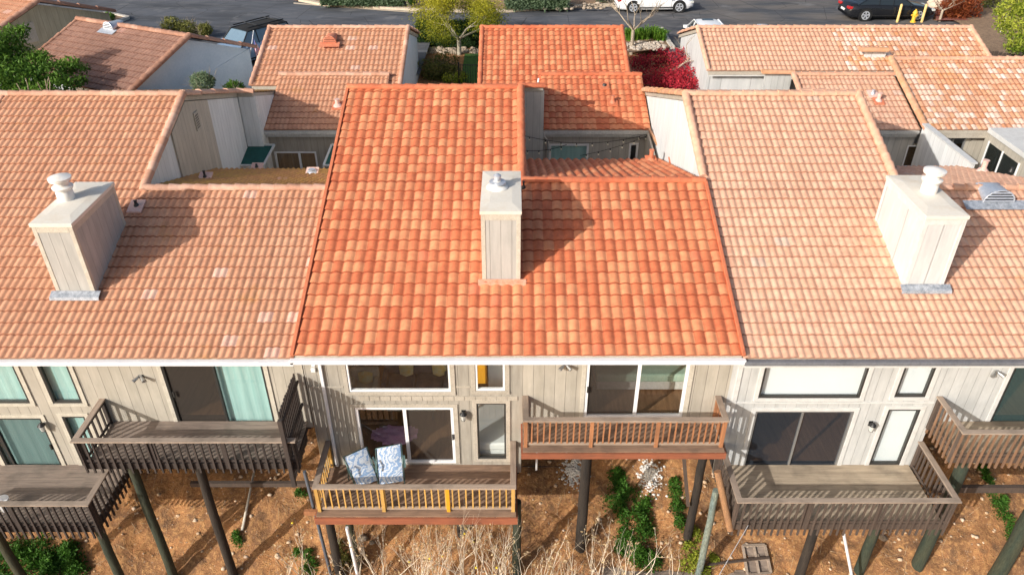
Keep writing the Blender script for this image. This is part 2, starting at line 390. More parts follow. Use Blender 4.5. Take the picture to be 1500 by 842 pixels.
def caps(name, parent, mat, p0, p1, r=.11, step=.36, lift=.05, local=False, n=9):
    p0 = Vector(p0); p1 = Vector(p1); L_ = (p1-p0).length; k = max(1, round(L_/step)); d = (p1-p0)/k
    dn = d.normalized(); side = dn.cross(Vector((0, 0, 1))).normalized(); up = side.cross(dn)
    mb = MB()
    for i in range(k):
        a = p0+d*i-dn*.03; b = p0+d*(i+1); j = random.uniform(-.006, .006)
        vs = []
        for p, rr, lf in ((a, r*1.12, lift+.018+j), (b, r*.94, lift+j)):
            for q in range(n):
                t = math.pi*(-.12+1.24*q/(n-1)); vs.append(p+side*(rr*math.cos(t))+up*(rr*math.sin(t)*.85+lf-.03))
        fs = [(q, q+1, n+q+1, n+q) for q in range(n-1)]
        fs.append(tuple(range(n-1, -1, -1))); fs.append(tuple(range(n, 2*n)))
        mb.add(vs, fs, (random.random(), 0, 0))
    return mb.build(name, mat, parent, True, 0, local, 40)
def pipe_vent(parent, p, mat, h=.28, r=.055, fl=None, name='pipe_vent'):
    mb = MB(); mb.tube(p, p+Vector((0, 0, h)), r, r, 14).tube(p+Vector((0, 0, h)), p+Vector((0, 0, h+.015)), r*1.25, r*1.25, 14)
    mb.lathe(p, [(r*2.2, .02), (r*1.7, .08), (r*1.02, .13)], 14)
    o = mb.build(name, mat, parent, True, 0, False, 40)
    if fl:
        f = MB(); s = .2
        f.add([p+Vector((-s, -.24, -.24*SL+.075)), p+Vector((s, -.24, -.24*SL+.075)), p+Vector((s, .2, .2*SL+.07)), p+Vector((-s, .2, .2*SL+.07)),
               p+Vector((-s, -.24, -.24*SL+.03)), p+Vector((s, -.24, -.24*SL+.03)), p+Vector((s, .2, .2*SL+.03)), p+Vector((-s, .2, .2*SL+.03))],
              [(0, 1, 2, 3), (0, 4, 5, 1), (1, 5, 6, 2), (2, 6, 7, 3), (3, 7, 4, 0)])
        f.build('flashing', fl, o)
    return o
def dormer_vent(parent, p, mat, fl, w=.55, h=.34, d=.6, s=SL, flash=None):
    """half round louvred attic vent standing on a slope"""
    mb = MB(); n = 14
    fr = [p+Vector((w/2*math.cos(math.pi*i/n), -.1, .05+h*math.sin(math.pi*i/n))) for i in range(n+1)]
    bk = [p+Vector((w/2*math.cos(math.pi*i/n)*.8, d, d*s+.06+.02*math.sin(math.pi*i/n))) for i in range(n+1)]
    vs = fr+bk
    mb.add(vs, [(i+1, i, n+1+i, n+2+i) for i in range(n)])
    o = mb.build('attic_vent', mat, parent, True)
    b = MB(); b.add([q+Vector((0, .03, 0)) for q in fr], [tuple(range(n+1))]); b.build('opening', M['black'], o)
    lv = MB()
    for k in range(4):
        z = .08+h*.23*k; hw = w/2*math.sqrt(max(.02, 1-((z-.03)/(h*1.08))**2))
        lv.beam(p+Vector((-hw*.95, -.11, z)), p+Vector((hw*.95, -.11, z)), .07, .035, (0, .6, 1))
    for i in range(n): lv.tube(fr[i]+Vector((0, -.01, 0)), fr[i+1]+Vector((0, -.01, 0)), .022, .022, 6)
    lv.build('louvre', mat, o)
    f = MB(); a = w*(.8 if not flash else flash)
    f.add([p+Vector((-a, -.38, -.38*s+.09)), p+Vector((a, -.38, -.38*s+.09)), p+Vector((a, -.05, -.05*s+.09)), p+Vector((-a, -.05, -.05*s+.09))], [(0, 1, 2, 3)])
    f.build('flashing', fl, o)
    return o
# ------------------------------------------------------------------ walls
def facade(name, parent, mat, x0, x1, z0, z1, holes, y=YW, reveal=.14):
    xs = sorted({x0, x1, *[c for h in holes for c in (h[0], h[1]) if x0 < c < x1]})
    zs = sorted({z0, z1, *[c for h in holes for c in (h[2], h[3]) if z0 < c < z1]})
    mb = MB()
    for i in range(len(xs)-1):
        for j in range(len(zs)-1):
            cx, cz = (xs[i]+xs[i+1])/2, (zs[j]+zs[j+1])/2
            if any(h[0] < cx < h[1] and h[2] < cz < h[3] for h in holes): continue
            mb.quad((xs[i], y, zs[j]), (xs[i+1], y, zs[j]), (xs[i+1], y, zs[j+1]), (xs[i], y, zs[j+1]))
    for (a, b, c, d) in holes:
        y2 = y+reveal
        mb.quad((a, y, c), (a, y, d), (a, y2, d), (a, y2, c)); mb.quad((b, y, c), (b, y2, c), (b, y2, d), (b, y, d))
        mb.quad((a, y, d), (b, y, d), (b, y2, d), (a, y2, d)); mb.quad((a, y, c), (a, y2, c), (b, y2, c), (b, y, c))
    return mb.build(name, mat, parent)
def window(parent, r, framemat, glassmat, y=YW, fw=.05, split=None, name='window', curtain=None, trim=None, tw=.11, handle=False, glass2=None, depth=.08, sill=False):
    a, b, c, d = r; g = .004
    a += g; b -= g; c += g; d -= g
    fr = MB(); y0, y1 = y-.012, y+depth
    fr.box(a, b, y0, y1, c, c+fw).box(a, b, y0, y1, d-fw, d).box(a, a+fw, y0, y1, c+fw, d-fw).box(b-fw, b, y0, y1, c+fw, d-fw)
    f = fr.build('frame' if False else name, framemat, parent, False, .006)
    if split is not None:
        for sx in (split if isinstance(split, (list, tuple)) else [split]):
            m = MB(); m.box(sx-fw*.6, sx+fw*.6, y0+.012, y1-.01, c+fw+.001, d-fw-.001); m.build('mullion', framemat, f, False, .004)
    xs = [a+fw, b-fw] if split is None else [a+fw, (split if not isinstance(split, (list, tuple)) else split[0]), b-fw]
    for i in range(len(xs)-1):
        g_ = MB(); yy = y+.03+.018*i
        g_.quad((xs[i], yy, c+fw), (xs[i+1], yy, c+fw), (xs[i+1], yy, d-fw), (xs[i], yy, d-fw))
        g_.build('pane', (glass2 if (glass2 and i == 1) else glassmat), f)
    if handle:
        hx = handle; h = MB(); h.box(hx-.02, hx+.02, y0-.045, y0-.002, (c+d)/2-.1, (c+d)/2+.08); h.build('handle', M['bronze'], f, False, .006)
    if curtain:
        cm, ca, cb = curtain
        cu = MB(); x = ca; i = 0; yy = y+depth+.05; st = .045
        pts = []
        while x < cb-1e-6: pts.append((x, yy+(0 if cm is M['curtain_blind'] else .006*math.sin(i*.9)+.003*math.sin(i*.37)))); x += st; i += 1
        pts.append((cb, yy))
        for (p, q) in zip(pts, pts[1:]): cu.quad((p[0], p[1], c), (q[0], q[1], c), (q[0], q[1], d), (p[0], p[1], d))
        cu.build('curtain', cm, f, True)
    if trim:
        t = MB(); e = .006; y0 = y-.028; y1 = y-.001
        t.box(a-e-tw, b+e+tw, y0, y1, d+e, d+e+tw).box(a-e-tw, a-e, y0, y1, c-e, d+e-.001).box(b+e, b+e+tw, y0, y1, c-e, d+e-.001)
        if c > -15.1: t.box(a-e-tw, b+e+tw, y0-.01, y1, c-e-tw*.8, c-e-.001)
        t.build('window_trim', trim, f, False, .004)
    return f
def wbox(name, parent, mat, x0, x1, y0, y1, z0, z1, bevel=0):
    return MB().box(x0, x1, y0, y1, z0, z1).build(name, mat, parent, False, bevel)
def gable(name, parent, mat, x, pts, t=.1):
    """wall in a plane of constant x from (y, z) points"""
    n = len(pts); vs = [(x-t/2, y, z) for y, z in pts]+[(x+t/2, y, z) for y, z in pts]
    fs = [tuple(range(n)), tuple(range(2*n-1, n-1, -1))]+[(i, i+n, (i+1) % n+n, (i+1) % n) for i in range(n)]
    return MB().add(vs, fs).build(name, mat, parent)
def chimney(parent, x0, x1, sid, cap, pot, ppx, flash, corner, yf=16.2, zt=-8.5):
    y0, y1 = yf, yf+2.25
    zb = roofz(y0)-.25
    body = MB(); body.add([(x0, y0, zb), (x1, y0, zb), (x1, y1, zb+.4), (x0, y1, zb+.4), (x0, y0, zt), (x1, y0, zt), (x1, y1, zt), (x0, y1, zt)],
        [(0, 3, 2, 1), (0, 1, 5, 4), (1, 2, 6, 5), (2, 3, 7, 6), (3, 0, 4, 7)])
    o = body.build('chimney', sid, parent)
    tr = MB(); w = .09; e = .012
    for (cx, sx) in ((x0, 1), (x1, -1)):
        for (cy, sy) in ((y0, 1), (y1, -1)):
            xa, xb = sorted((cx-e*sx, cx+w*sx)); ya, yb = sorted((cy-e*sy, cy+w*sy))
            tr.box(xa, xb, ya, yb, zb, zt)
    tr.box(x0+w+.002, x1-w-.002, y0-e, y0-.002, zt-.16, zt-.001).box(x1+.002, x1+e, y0+w+.002, y1-w-.002, zt-.16, zt-.001).box(x0-e, x0-.002, y0+w+.002, y1-w-.002, zt-.16, zt-.001)
    tr.build('corner_trim', corner, o, False, .004)
    c = MB(); v = .035
    c.add([(x0-v, y0-v, zt), (x1+v, y0-v, zt), (x1+v, y1+v, zt), (x0-v, y1+v, zt), (x0-v, y0-v, zt+.09), (x1+v, y0-v, zt+.09), (x1+v, y1+v, zt+.09), (x0-v, y1+v, zt+.09),
           (x0+.2, y0+.4, zt+.115), (x1-.2, y0+.4, zt+.115), (x1-.2, y1-.4, zt+.115), (x0+.2, y1-.4, zt+.115)],
          [(0, 3, 2, 1), (0, 1, 5, 4), (1, 2, 6, 5), (2, 3, 7, 6), (3, 0, 4, 7), (4, 5, 9, 8), (5, 6, 10, 9), (6, 7, 11, 10), (7, 4, 8, 11), (8, 9, 10, 11)])
    c.build('cap', cap, o, False, .006)
    cc = ((x0+x1)/2+ppx, y0+1.25, zt+.1)
    if pot == 'tall':
        MB().lathe(cc, [(.2, 0), (.2, .22), (.17, .26), (.23, .3), (.25, .36), (.17, .4), (.165, .5), (.26, .53), (.27, .6), (.1, .65), (.0, .66)], 28).build('flue', M['pot_white'], o, True, 0, False, 40)
    else:
        MB().lathe(cc, [(.27, 0), (.28, .03), (.2, .1), (.1, .13), (.1, .2)], 28).build('flue', M['pot_white'], o, True, 0, False, 40)
        MB().lathe((cc[0], cc[1], cc[2]+.14), [(.03, 0), (.22, 0), (.21, .03), (.06, .06), (.05, .1)], 24).build('flue_hood', M['galv'], o, True, 0, False, 40)
        MB().lathe((cc[0], cc[1], cc[2]+.24), [(.09, 0), (.1, .1), (.04, .14), (.0, .15)], 20).build('flue_hood', M['galv'], o, True, 0, False, 40)
    fd = .13 if pot == 'low' else .2; f = MB(); za = roofz(y0-fd)+.15; zb2 = roofz(y0)+.17
    f.add([(x0-.12, y0-fd, za), (x1+.16, y0-fd, za), (x1+.16, y0-.02, zb2), (x0-.12, y0-.02, zb2), (x0-.12, y0-fd-.02, za-.07), (x1+.16, y0-fd-.02, za-.07)],
          [(0, 1, 2, 3), (0, 4, 5, 1)])
    f.build('flashing', flash, o)
    return o
# ------------------------------------------------------------------ decks
def deck(parent, x0, x1, y0, zf, rail_h, fl, rail, raily, bal, post, fascia, style, sides='LR', yw=YW, sp=.14, lower=.35, extra_posts=(), goldpost=None, bottomrail=None, name='deck', fh=.24):
    ya = yw-.002
    d = MB(); n = int((ya-y0)/.145); w = (ya-y0)/n
    for i in range(n): d.box(x0, x1, y0+i*w+.004, y0+(i+1)*w-.004, zf-.04+random.uniform(-.002, .002), zf+random.uniform(-.002, .002))
    dk = d.build(name, fl, parent)
    j = MB(); x = x0+.1
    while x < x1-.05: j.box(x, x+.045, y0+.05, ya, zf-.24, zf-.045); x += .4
    j.build('joist', M['wood_dark'], dk)
    # rim boards
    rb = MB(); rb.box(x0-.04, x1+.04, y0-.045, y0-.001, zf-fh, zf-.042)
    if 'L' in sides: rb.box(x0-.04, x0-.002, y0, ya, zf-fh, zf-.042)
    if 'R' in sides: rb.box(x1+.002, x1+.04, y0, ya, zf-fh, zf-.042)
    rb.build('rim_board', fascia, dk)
    zt = zf+rail_h; cw = .15
    yb = y0-.03
    if style == 'out': by = yb-.05
    else: by = y0+.17
    cap = MB(); cy0, cy1 = by-cw/2, by+cw/2
    lx = (x0-.03-.05 if style == 'out' else x0+.07); rx = (x1+.03+.05 if style == 'out' else x1-.07)
    cap.box(lx-cw/2, rx+cw/2, cy0, cy1, zt-.04, zt); cap.build('handrail', rail, dk, False, .005)
    if 'L' in sides: MB().box(lx-cw/2, lx+cw/2, cy1+.003, ya, zt-.041, zt-.001).build('handrail', raily, dk, False, .005)
    if 'R' in sides: MB().box(rx-cw/2, rx+cw/2, cy1+.003, ya, zt-.041, zt-.001).build('handrail', raily, dk, False, .005)
    bz0 = zf-lower if style == 'out' else zf+.12
    bs = .042 if style == 'out' else .034
    def line(a, b):
        a = Vector(a); b = Vector(b); k = max(2, int((b-a).length/sp)); return [a.lerp(b, i/k) for i in range(k+1)]
    pts = line((lx, by, 0), (rx, by, 0))
    if 'L' in sides: pts += line((lx, by+sp, 0), (lx, ya-.05, 0))
    if 'R' in sides: pts += line((rx, by+sp, 0), (rx, ya-.05, 0))
    tm = None
    for q in pts:
        if tm is None:
            tm = MB().box(q.x-bs/2, q.x+bs/2, q.y-bs/2, q.y+bs/2, bz0, zt-.045).build('baluster', bal, dk); q0 = q.copy(); l0 = Vector(tm.location)
        else:
            c = tm.copy(); COL.objects.link(c); c.parent = dk
            c.location = l0+Vector((q.x-q0.x, q.y-q0.y, random.uniform(-.012, .004))); c.rotation_euler = (random.uniform(-.008, .008), random.uniform(-.012, .012), 0)
    # posts
    pz0 = zf-.22 if style == 'out' else zf+.001
    k = max(1, round((rx-lx)/1.7)); pxs = [lx+(rx-lx)*i/k for i in range(k+1)]
    for i, px in enumerate(pxs):
        pm = goldpost if (goldpost and i == 2) else post
        yy = by+.062 if style == 'out' else by
        MB().box(px-.045, px+.045, yy-.044, yy+.044, pz0, zt-.043).build('post', pm, dk, False, .005)
    for sx, fx in (('L', lx), ('R', rx)):
        if sx in sides: MB().box(fx-.044, fx+.044, ya-.1, ya-.01, pz0, zt-.043).build('post', post, dk, False, .005)
    # sub rails
    s = MB()
    zz = [zt-.085] + ([zf+.05] if style == 'out' else [zf+.10])
    for z in zz:
        wv = .018 if style == 'out' else .022
        yy = by+.032 if style == 'out' else by
        s.box(lx, rx, yy-wv/2, yy+wv/2+(.02 if style != 'out' else 0), z-.04, z+.04)
        if 'L' in sides: s.box(lx-.012+(.03 if style == 'out' else 0), lx+.012+(.03 if style == 'out' else 0), by+.09, ya-.11, z-.038, z+.038)
        if 'R' in sides: s.box(rx-.012-(.03 if style == 'out' else 0), rx+.012-(.03 if style == 'out' else 0), by+.09, ya-.11, z-.038, z+.038)
    s.build('rail', bottomrail or post, dk)
    return dk
def ground(x, y):
    pts = [(-200, -60), (0, -25.2), (13, -18.55), (16, -17.1), (22, -14.3), (25, -13.9), (31, -13.9), (36, -12.3), (44, -12.1), (46, -11.87), (56, -11.87), (75, -11.0), (400, -8)]
    ys = [p[0] for p in pts]; zs = [p[1] for p in pts]
    return float(np.interp(y, ys, zs))
def pole(parent, x, y, zt, mat, r=.12, name='support_post', dx=0, dy=0):
    zb = ground(x+dx, y+dy)-.4; mb = MB(); k = 7
    a = Vector((x, y, zt)); b = Vector((x+dx, y+dy, zb)); r *= .92
    vs = []; n = 12
    for i in range(k+1):
        c = a.lerp(b, i/k)+Vector((random.uniform(-.012, .012), random.uniform(-.012, .012), 0))
        for j in range(n):
            t = 2*math.pi*j/n; rr = r*(1+.04*math.sin(3*t+i)+.12*i/k); vs.append(c+Vector((rr*math.cos(t), rr*math.sin(t), 0)))
    fs = [(i*n+j, (i+1)*n+j, (i+1)*n+(j+1) % n, i*n+(j+1) % n) for i in range(k) for j in range(n)]+[tuple(range(n))]
    return mb.add(vs, fs).build(name, mat, parent, True, 0, False, 50)
def wall_lamp(parent, p):
    mb = MB(); mb.box(p.x-.05, p.x+.05, p.y-.02, p.y-.001, p.z-.02, p.z+.14).tube(p+Vector((0, -.02, .1)), p+Vector((0, -.13, .13)), .012, .012, 6)
    mb.lathe(p+Vector((0, -.13, .1)), [(.10, 0), (.06, .05), (.015, .09)], 10)
    o = mb.build('wall_lamp', M['black'], parent)
    MB().lathe(p+Vector((0, -.13, -.09)), [(.045, 0), (.075, .18)], 8).build('lamp_glass', M['lampglass'], o)
    MB().lathe(p+Vector((0, -.13, -.12)), [(.02, 0), (.055, .025)], 8).build('finial', M['black'], o)
    return o
def spot_lamp(parent, p):
    o = MB().box(p.x-.05, p.x+.05, p.y-.05, p.y-.001, p.z-.04, p.z+.04).build('flood_lamp', M['alum'], parent)
    for s in (-1, 1): MB().tube(p+Vector((s*.04, -.06, 0)), p+Vector((s*.14, -.16, -.05)), .03, .055, 12).build('lamp_head', M['alum'], o, True, 0, False, 40)
    return o
def gutter(parent, x0, x1, mat, y=YE, z=ZE, mat2=None, name='gutter', h=.12):
    mb = MB(); mb.box(x0, x1, y-.1, y+.02, z-h-.03, z-.035)
    mb.box(x0, x1, y-.115, y-.1, z-.05, z-.02)
    o = mb.build(name, mat, parent, False, .01)
    return o
def fx(u, v): return P(u, v, Y=YW)
def rect(u0, u1, vb, vt=None, zt=None, zb=None):
    a = fx(u0, vb); b = fx(u1, vb)
    return (a.x, b.x, a.z if zb is None else zb, fx(u0, vt).z if zt is None else zt)
# ================================================================== TOWNHOUSES
def townhouse(xa, label, tmat, cmat, tmoss, cmoss, pitch, front, colf, yo=0, gablemat=None, wingmat=None, garage=None, amp=.036, flat=.7, lift=0, x_left=None, wing_tiles=None, rake_caps=True, RYL=19.39, RYT=23.3, yrear=25.2, lrs=.335, wx=.97):
    """tall half on the left (two storeys), low half on the right; xa left party line"""
    xs = xa+5.42; xb = xa+10.64
    if x_left is None: x_left = xa
    root = thing('townhouse', label, 'house', (xa+5.3, 19.5, -15.6))
    Z = lift; RZL = roofz(RYL); RZT = roofz(RYT)
    ncol = round((xb-x_left)/pitch); pitch = (xb-x_left)/ncol; nt_ = round((xs-x_left)/pitch); xt = x_left+nt_*pitch
    sq = math.sqrt(1+SL*SL); rh = (RYL-YE)*sq/round((RYL-YE)*sq/.355)
    def z(y): return roofz(y)+Z
    slope('roof', root, tmat, x_left, xb, YE, ZE+Z, RYL, RZL+Z, pitch, rh, colf=colf, amp=amp, flat=flat)
    slope('roof', root, tmat, x_left, xt, RYL, RZL+Z, RYT, RZT+Z, pitch, rh, colf=colf, amp=amp, flat=flat)
    # rear planes
    rz = lambda y: RZT-.32*(y-RYT)+Z
    slope('roof', root, tmoss, x_left, xs, 28.0, rz(28.0), RYT+.02, RZT+Z-.01, pitch, colf=colf, seg=6, amp=amp*1.3, flat=flat)
    slope('roof', root, tmoss, x_left, xs+wx-.02, 31.0, rz(31.0), 28.02, rz(28.02), pitch, colf=colf, seg=6, amp=amp, flat=flat)
    lz = lambda y: RZL-lrs*(y-RYL)+Z
    slope('roof', root, tmoss, xs+.02, xb-.02, yrear, lz(yrear), RYL+.02, RZL+Z-.01, pitch, colf=colf, seg=8, amp=amp*1.7, flat=flat)
    # walls of the tall half
    gm = gablemat or M['siding_grey']
    gable('side_wall', root, gm, xs-.08, [(RYL-1, z(RYL-1)-.25), (RYT, RZT+Z-.2), (28.0, rz(28.0)-.2), (28.0, -14), (RYL-1, -14)])
    if gablemat is None or True:
        gable('party_wall', root, M['siding_bright'], xa+.12, [(RYL+.3, z(RYL+.3)-.3), (RYT, RZT+Z-.2), (30.9, rz(30.9)-.2), (30.9, -14), (RYL+.3, -14)], .1)
    wbox('rear_wall', root, gm, xs-.03, xs+wx, 28.05, 28.2, -14.2, rz(28.05)-.18)
    gable('side_wall', root, gm, xs+wx-.04, [(28.21, rz(28.2)-.15), (30.9, rz(30.9)-.15), (30.9, -14), (28.21, -14)], .1)
    wbox('rear_wall', root, gm, xa+.2, xs+.69, 30.8, 30.95, -14.2, rz(30.9)-.2)
    wbox('rear_wall', root, gm, xs+.02, xb-.05, yrear-.15, yrear-.05, -14.2, lz(yrear)-.2)
    # wing behind the court
    wm = wingmat or M['siding_grey']
    wt = wing_tiles or tmat
    x0 = xs+wx; x1 = xb
    YWE, ZWE = 28.4, -11.17; YWR = 31.65; ZWR = ZWE+SL*(YWR-YWE)
    slope('roof', root, wt, x0, x1, YWE, ZWE, YWR, ZWR, pitch, colf=colf, seg=6, amp=amp, flat=flat)
    slope('roof', root, wt, x0, x1, 35.4, ZWR-.35*3.3, YWR+.02, ZWR-.01, pitch, colf=colf, seg=6, amp=amp, flat=flat)
    wbox('fascia', root, M['gutter_grey'], x0+.02, x1-.06, YWE+.02, YWE+.08, ZWE-.3, ZWE-.05)
    gutter(root, x0+.02, x1-.06, M['gutter_grey'], YWE, ZWE)
    # caps
    caps('ridge_cap', root, cmat, (x_left, RYT, RZT+Z+.03), (xs+.05, RYT, RZT+Z+.03))
    caps('ridge_cap', root, cmat, (xs+.05, RYL, RZL+Z+.03), (xb, RYL, RZL+Z+.03))
    caps('ridge_cap', root, cmat, (x0, YWR, ZWR+.03), (x1, YWR, ZWR+.03))
    if rake_caps:
        caps('rake_cap', root, cmat, (xs+.02, RYT, RZT+Z+.02), (xs+.02, RYL-.1, z(RYL-.1)+.02), .12)
        caps('rake_cap', root, cmat, (xs+.02, RYT, RZT+Z+.02), (xs+.02, 28.0, rz(28.0)+.02), .13, 1.1)
        caps('rake_cap', root, cmat, (xs+.02, 28.02, rz(28.02)+.02), (xs+wx+.03, 28.02, rz(28.02)+.02), .12, .33)
    # front
    gutm = None
    wbox('soffit', root, M['trim_white'], x_left+.02, xb-.02, YE+.03, YW+.2, ZE-.2, ZE-.155)
    return root, xs, xb, z, rz, lz

def room(parent, x0, x1, zf, zt, d, wallm, floorm, back=None):
    y0 = YW+.145
    mb = MB(); mb.quad((x0, y0, zf), (x1, y0, zf), (x1, y0+d, zf), (x0, y0+d, zf)); o = mb.build('interior_floor', floorm, parent)
    w = MB(); w.quad((x0, y0+d, zf), (x1, y0+d, zf), (x1, y0+d, zt), (x0, y0+d, zt)); w.quad((x0, y0, zf), (x0, y0+d, zf), (x0, y0+d, zt), (x0, y0, zt)); w.quad((x1, y0, zf), (x1, y0+d, zf), (x1, y0+d, zt), (x1, y0, zt))
    w.quad((x0, y0, zt), (x1, y0, zt), (x1, y0+d, zt), (x0, y0+d, zt))
    w.build('interior_wall', wallm, parent)

# ---------------- left house
HL, xs, xb, zf_, rz, lz = townhouse(-15.81, 'townhouse with faded terracotta roof and dark weathered decks, left of the bright orange roofed house', M['tile_left'], M['cap_left'], M['tile_moss'], M['cap_left'], .18, None, c_plain(.004), amp=.033, gablemat=M['siding_bright'], x_left=-17.6, wingmat=M['siding_shade'], yrear=24.3, wx=.6)
XL0, XLs, XLb = -17.6, xs, xb-.02
gable('side_wall_panel', HL, M['siding_tan'], xs-.005, [(21.9, roofz(21.9)-.2), (RYT, RZT-.2), (25.05, rz(25.05)-.2), (25.05, -14), (21.9, -14)], .06)
caps('seam_cap', HL, M['cap_left'], (-16.0, RYT, RZT+.0), (-16.0, YE, ZE+.0), .06, .4)
wt_l = rect(0, 45.5, 590, zt=-11.62); wt_l = (-14.0, wt_l[1], wt_l[2], wt_l[3])
w2_l = rect(79, 122, 590, zt=-11.62)
ws_l = rect(26, 96.6, 691.6, 611.6); ws_l = (-13.75, ws_l[1], ws_l[2], ws_l[3])
wn_l = (fx(91, 609).x, fx(124, 609).x, fx(100, 690).z, fx(91, 609).z)
wu_l = rect(264, 405, 624, zt=-11.62)
facade('front_wall', HL, M['siding_cream'], -17.6, XLs, ZLO-.3, -11.3, [wt_l, w2_l, ws_l, wn_l])
facade('front_wall', HL, M['siding_cream'], XLs, XLb, ZUP-.3, -11.3, [wu_l])
window(HL, wt_l, M['bronze'], M['glass'], curtain=(M['curtain_teal'], wt_l[0], wt_l[1]), trim=M['trim_cream'])
window(HL, w2_l, M['bronze'], M['glass'], curtain=(M['curtain_teal'], w2_l[0], w2_l[1]), trim=M['trim_cream'])
dv = fx(26, 691).x
window(HL, ws_l, M['bronze'], M['glass'], split=dv, name='sliding_door', curtain=(M['curtain_teal'], ws_l[0], ws_l[1]), trim=M['trim_cream'], glass2=M['screen_teal'], handle=ws_l[1]-.06)
window(HL, wn_l, M['bronze'], M['glass'], curtain=(M['curtain_teal'], wn_l[0], wn_l[1]), trim=M['trim_cream'])
dv = fx(335, 623).x
window(HL, wu_l, M['bronze'], M['screen_brown'], split=dv, name='sliding_door', curtain=(M['curtain_teal'], dv, wu_l[1]), trim=M['trim_cream'], glass2=M['glass'], handle=wu_l[0]+.12)
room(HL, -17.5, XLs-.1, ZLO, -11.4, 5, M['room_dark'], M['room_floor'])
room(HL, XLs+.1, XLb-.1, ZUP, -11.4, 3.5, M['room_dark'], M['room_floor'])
gutter(HL, -17.6, XLb+.02, M['gutter_white'])
deck(HL, XLs+.04, XLb-.12, 13.2, ZUP-.08, .78, M['wood_dark_x'], M['wood_cap'], M['wood_capy'], M['wood_dark'], M['wood_dark'], M['wood_dark'], 'out', 'L', lower=.32, sp=.18)
deck(HL, -14.2, XLs-.02, 12.6, ZLO, .86, M['wood_dark_x'], M['wood_cap'], M['wood_capy'], M['wood_dark'], M['wood_dark'], M['wood_dark'], 'out', 'R', lower=.42, sp=.17)
ps = MB()
for i in range(13):
    y = 13.12+i*.115; ps.box(-5.42, -5.39, y-.035, y+.035, -14.35+random.uniform(-.03, .03), -12.05+random.uniform(-.02, .02))
for zz in (-12.35, -13.1, -13.95): ps.box(-5.385, -5.345, 13.08, 14.58, zz-.045, zz+.045)
ps.build('privacy_screen', M['wood_dark'], HL)
wbox('post', HL, M['wood_dark'], -5.44, -5.34, 12.98, 13.07, -14.4, -12.2)
wall_lamp(HL, fx(66, 622)); spot_lamp(HL, fx(206, 550)+Vector((0, 0, 0)))
chimney(HL, -11.41, -10.46, M['siding_stack'], M['cap_slab'], 'tall', -.22, M['lead'], M['trim_cream'], 15.85, -8.65)
for (u, v, y, m) in ((205, 715, 13.35, 'pole_green'), (298, 705, 13.35, 'pole_dark')):
    p = P(u, v, Y=y); pole(HL, p.x, y, -13.95, M[m])
p = P(160, 810, Y=12.75); pole(HL, p.x, 12.75, ZLO-.25, M['pole_green'], .12)
pole(HL, -13.2, 12.8, ZLO-.25, M['pole_green'], .12)
wbox('floor_beam', HL, M['wood_dark'], XLs+.05, XLb-.1, 14.66, 17.9, ZUP-.42, ZUP-.31)
wbox('floor_beam', HL, M['wood_dark'], -17.5, XLs-.05, 14.66, 18, ZLO-.42, ZLO-.31)
wbox('cross_brace', HL, M['wood_brown'], XLs+1.7, -4.9, 14.2, 14.3, P(360, 708, Y=14.25).z-.08, P(360, 708, Y=14.25).z+.06)
# roof fittings
p = P(202, 308, Y=18.7); pipe_vent(HL, Vector((p.x, 18.7, roofz(18.7)+.03)), M['bronze'], .2, .04, M['pot_pink'])
p = P(495, 158, Y=29.7); pipe_vent(HL, Vector((p.x, 29.7, -11.17+.35*1.3+.03)), M['pot_pink'], .3, .09, M['pot_red'])
p = P(301, 262, Y=21.6); pipe_vent(HL, Vector((p.x, 21.6, lz(21.6)+.04)), M['bronze'], .25, .035, M['pot_pink'])
p = P(376, 244, Y=24.5); pipe_vent(HL, Vector((p.x, 24.5, lz(24.5)+.04)), M['bronze'], .16, .035, M['pot_pink'])
p = P(457, 252, Y=23.0); pipe_vent(HL, Vector((p.x, 23.0, lz(23.0)+.04)), M['galv'], .14, .09, M['pot_pink'])
# court of the left house: wing wall, window
x0, x1 = XLs+.6, XLb
a = P(401, 222, Y=28.7); b = P(463, 222, Y=28.7)
hw = (a.x, b.x, -13.3, a.z)
facade('wing_wall', HL, M['siding_beige'], x0-.1, x1, -14.2, -11.2, [hw], y=28.7)
window(HL, hw, M['vinyl'], M['glass'], y=28.7, split=(a.x+b.x)/2+.15, curtain=(M['curtain_brown'], hw[0], hw[1]), fw=.07)
wbox('wall_vent', HL, M['trim_beige'], XLs+.03, XLs+.06, 23.65, 24.0, -9.35, -8.75)
for i in range(6): wbox('vent_slot', HL, M['black'], XLs+.061, XLs+.066, 23.69, 23.96, -9.28+i*.08, -9.25+i*.08)
# awnings
aw = thing('patio_awning', 'dark green patio awning in a white frame in the court behind the left house', 'awning', (-9.6, 26.5, -12.2))
c = [P(352, 213, Z=-11.7), P(402, 213, Z=-11.7), P(386, 243, Z=-12.0), P(333, 243, Z=-12.0)]
MB().quad(*c).build('canopy', M['awning'], aw)
fm = MB()
for i in range(4): fm.beam(c[i]+Vector((0, 0, .02)), c[(i+1) % 4]+Vector((0, 0, .02)), .07, .06)
for q in c[2:]: fm.beam(q, Vector((q.x, q.y, -13.9)), .06, .06)
fm.build('frame', M['trim_white'], aw)
aw2 = thing('patio_awning', 'green awning corner showing beside the left edge of the orange roof', 'awning', (-6.1, 26.5, -12.2))
c = [P(486, 213, Z=-11.7), P(520, 213, Z=-11.7), P(505, 243, Z=-12.0), P(474, 243, Z=-12.0)]
MB().quad(*c).build('canopy', M['awning'], aw2)
fm = MB()
for i in range(4): fm.beam(c[i]+Vector((0, 0, .02)), c[(i+1) % 4]+Vector((0, 0, .02)), .07, .06)
fm.beam(c[3], Vector((c[3].x, c[3].y, -13.9)), .06, .06)
fm.build('frame', M['trim_white'], aw2)

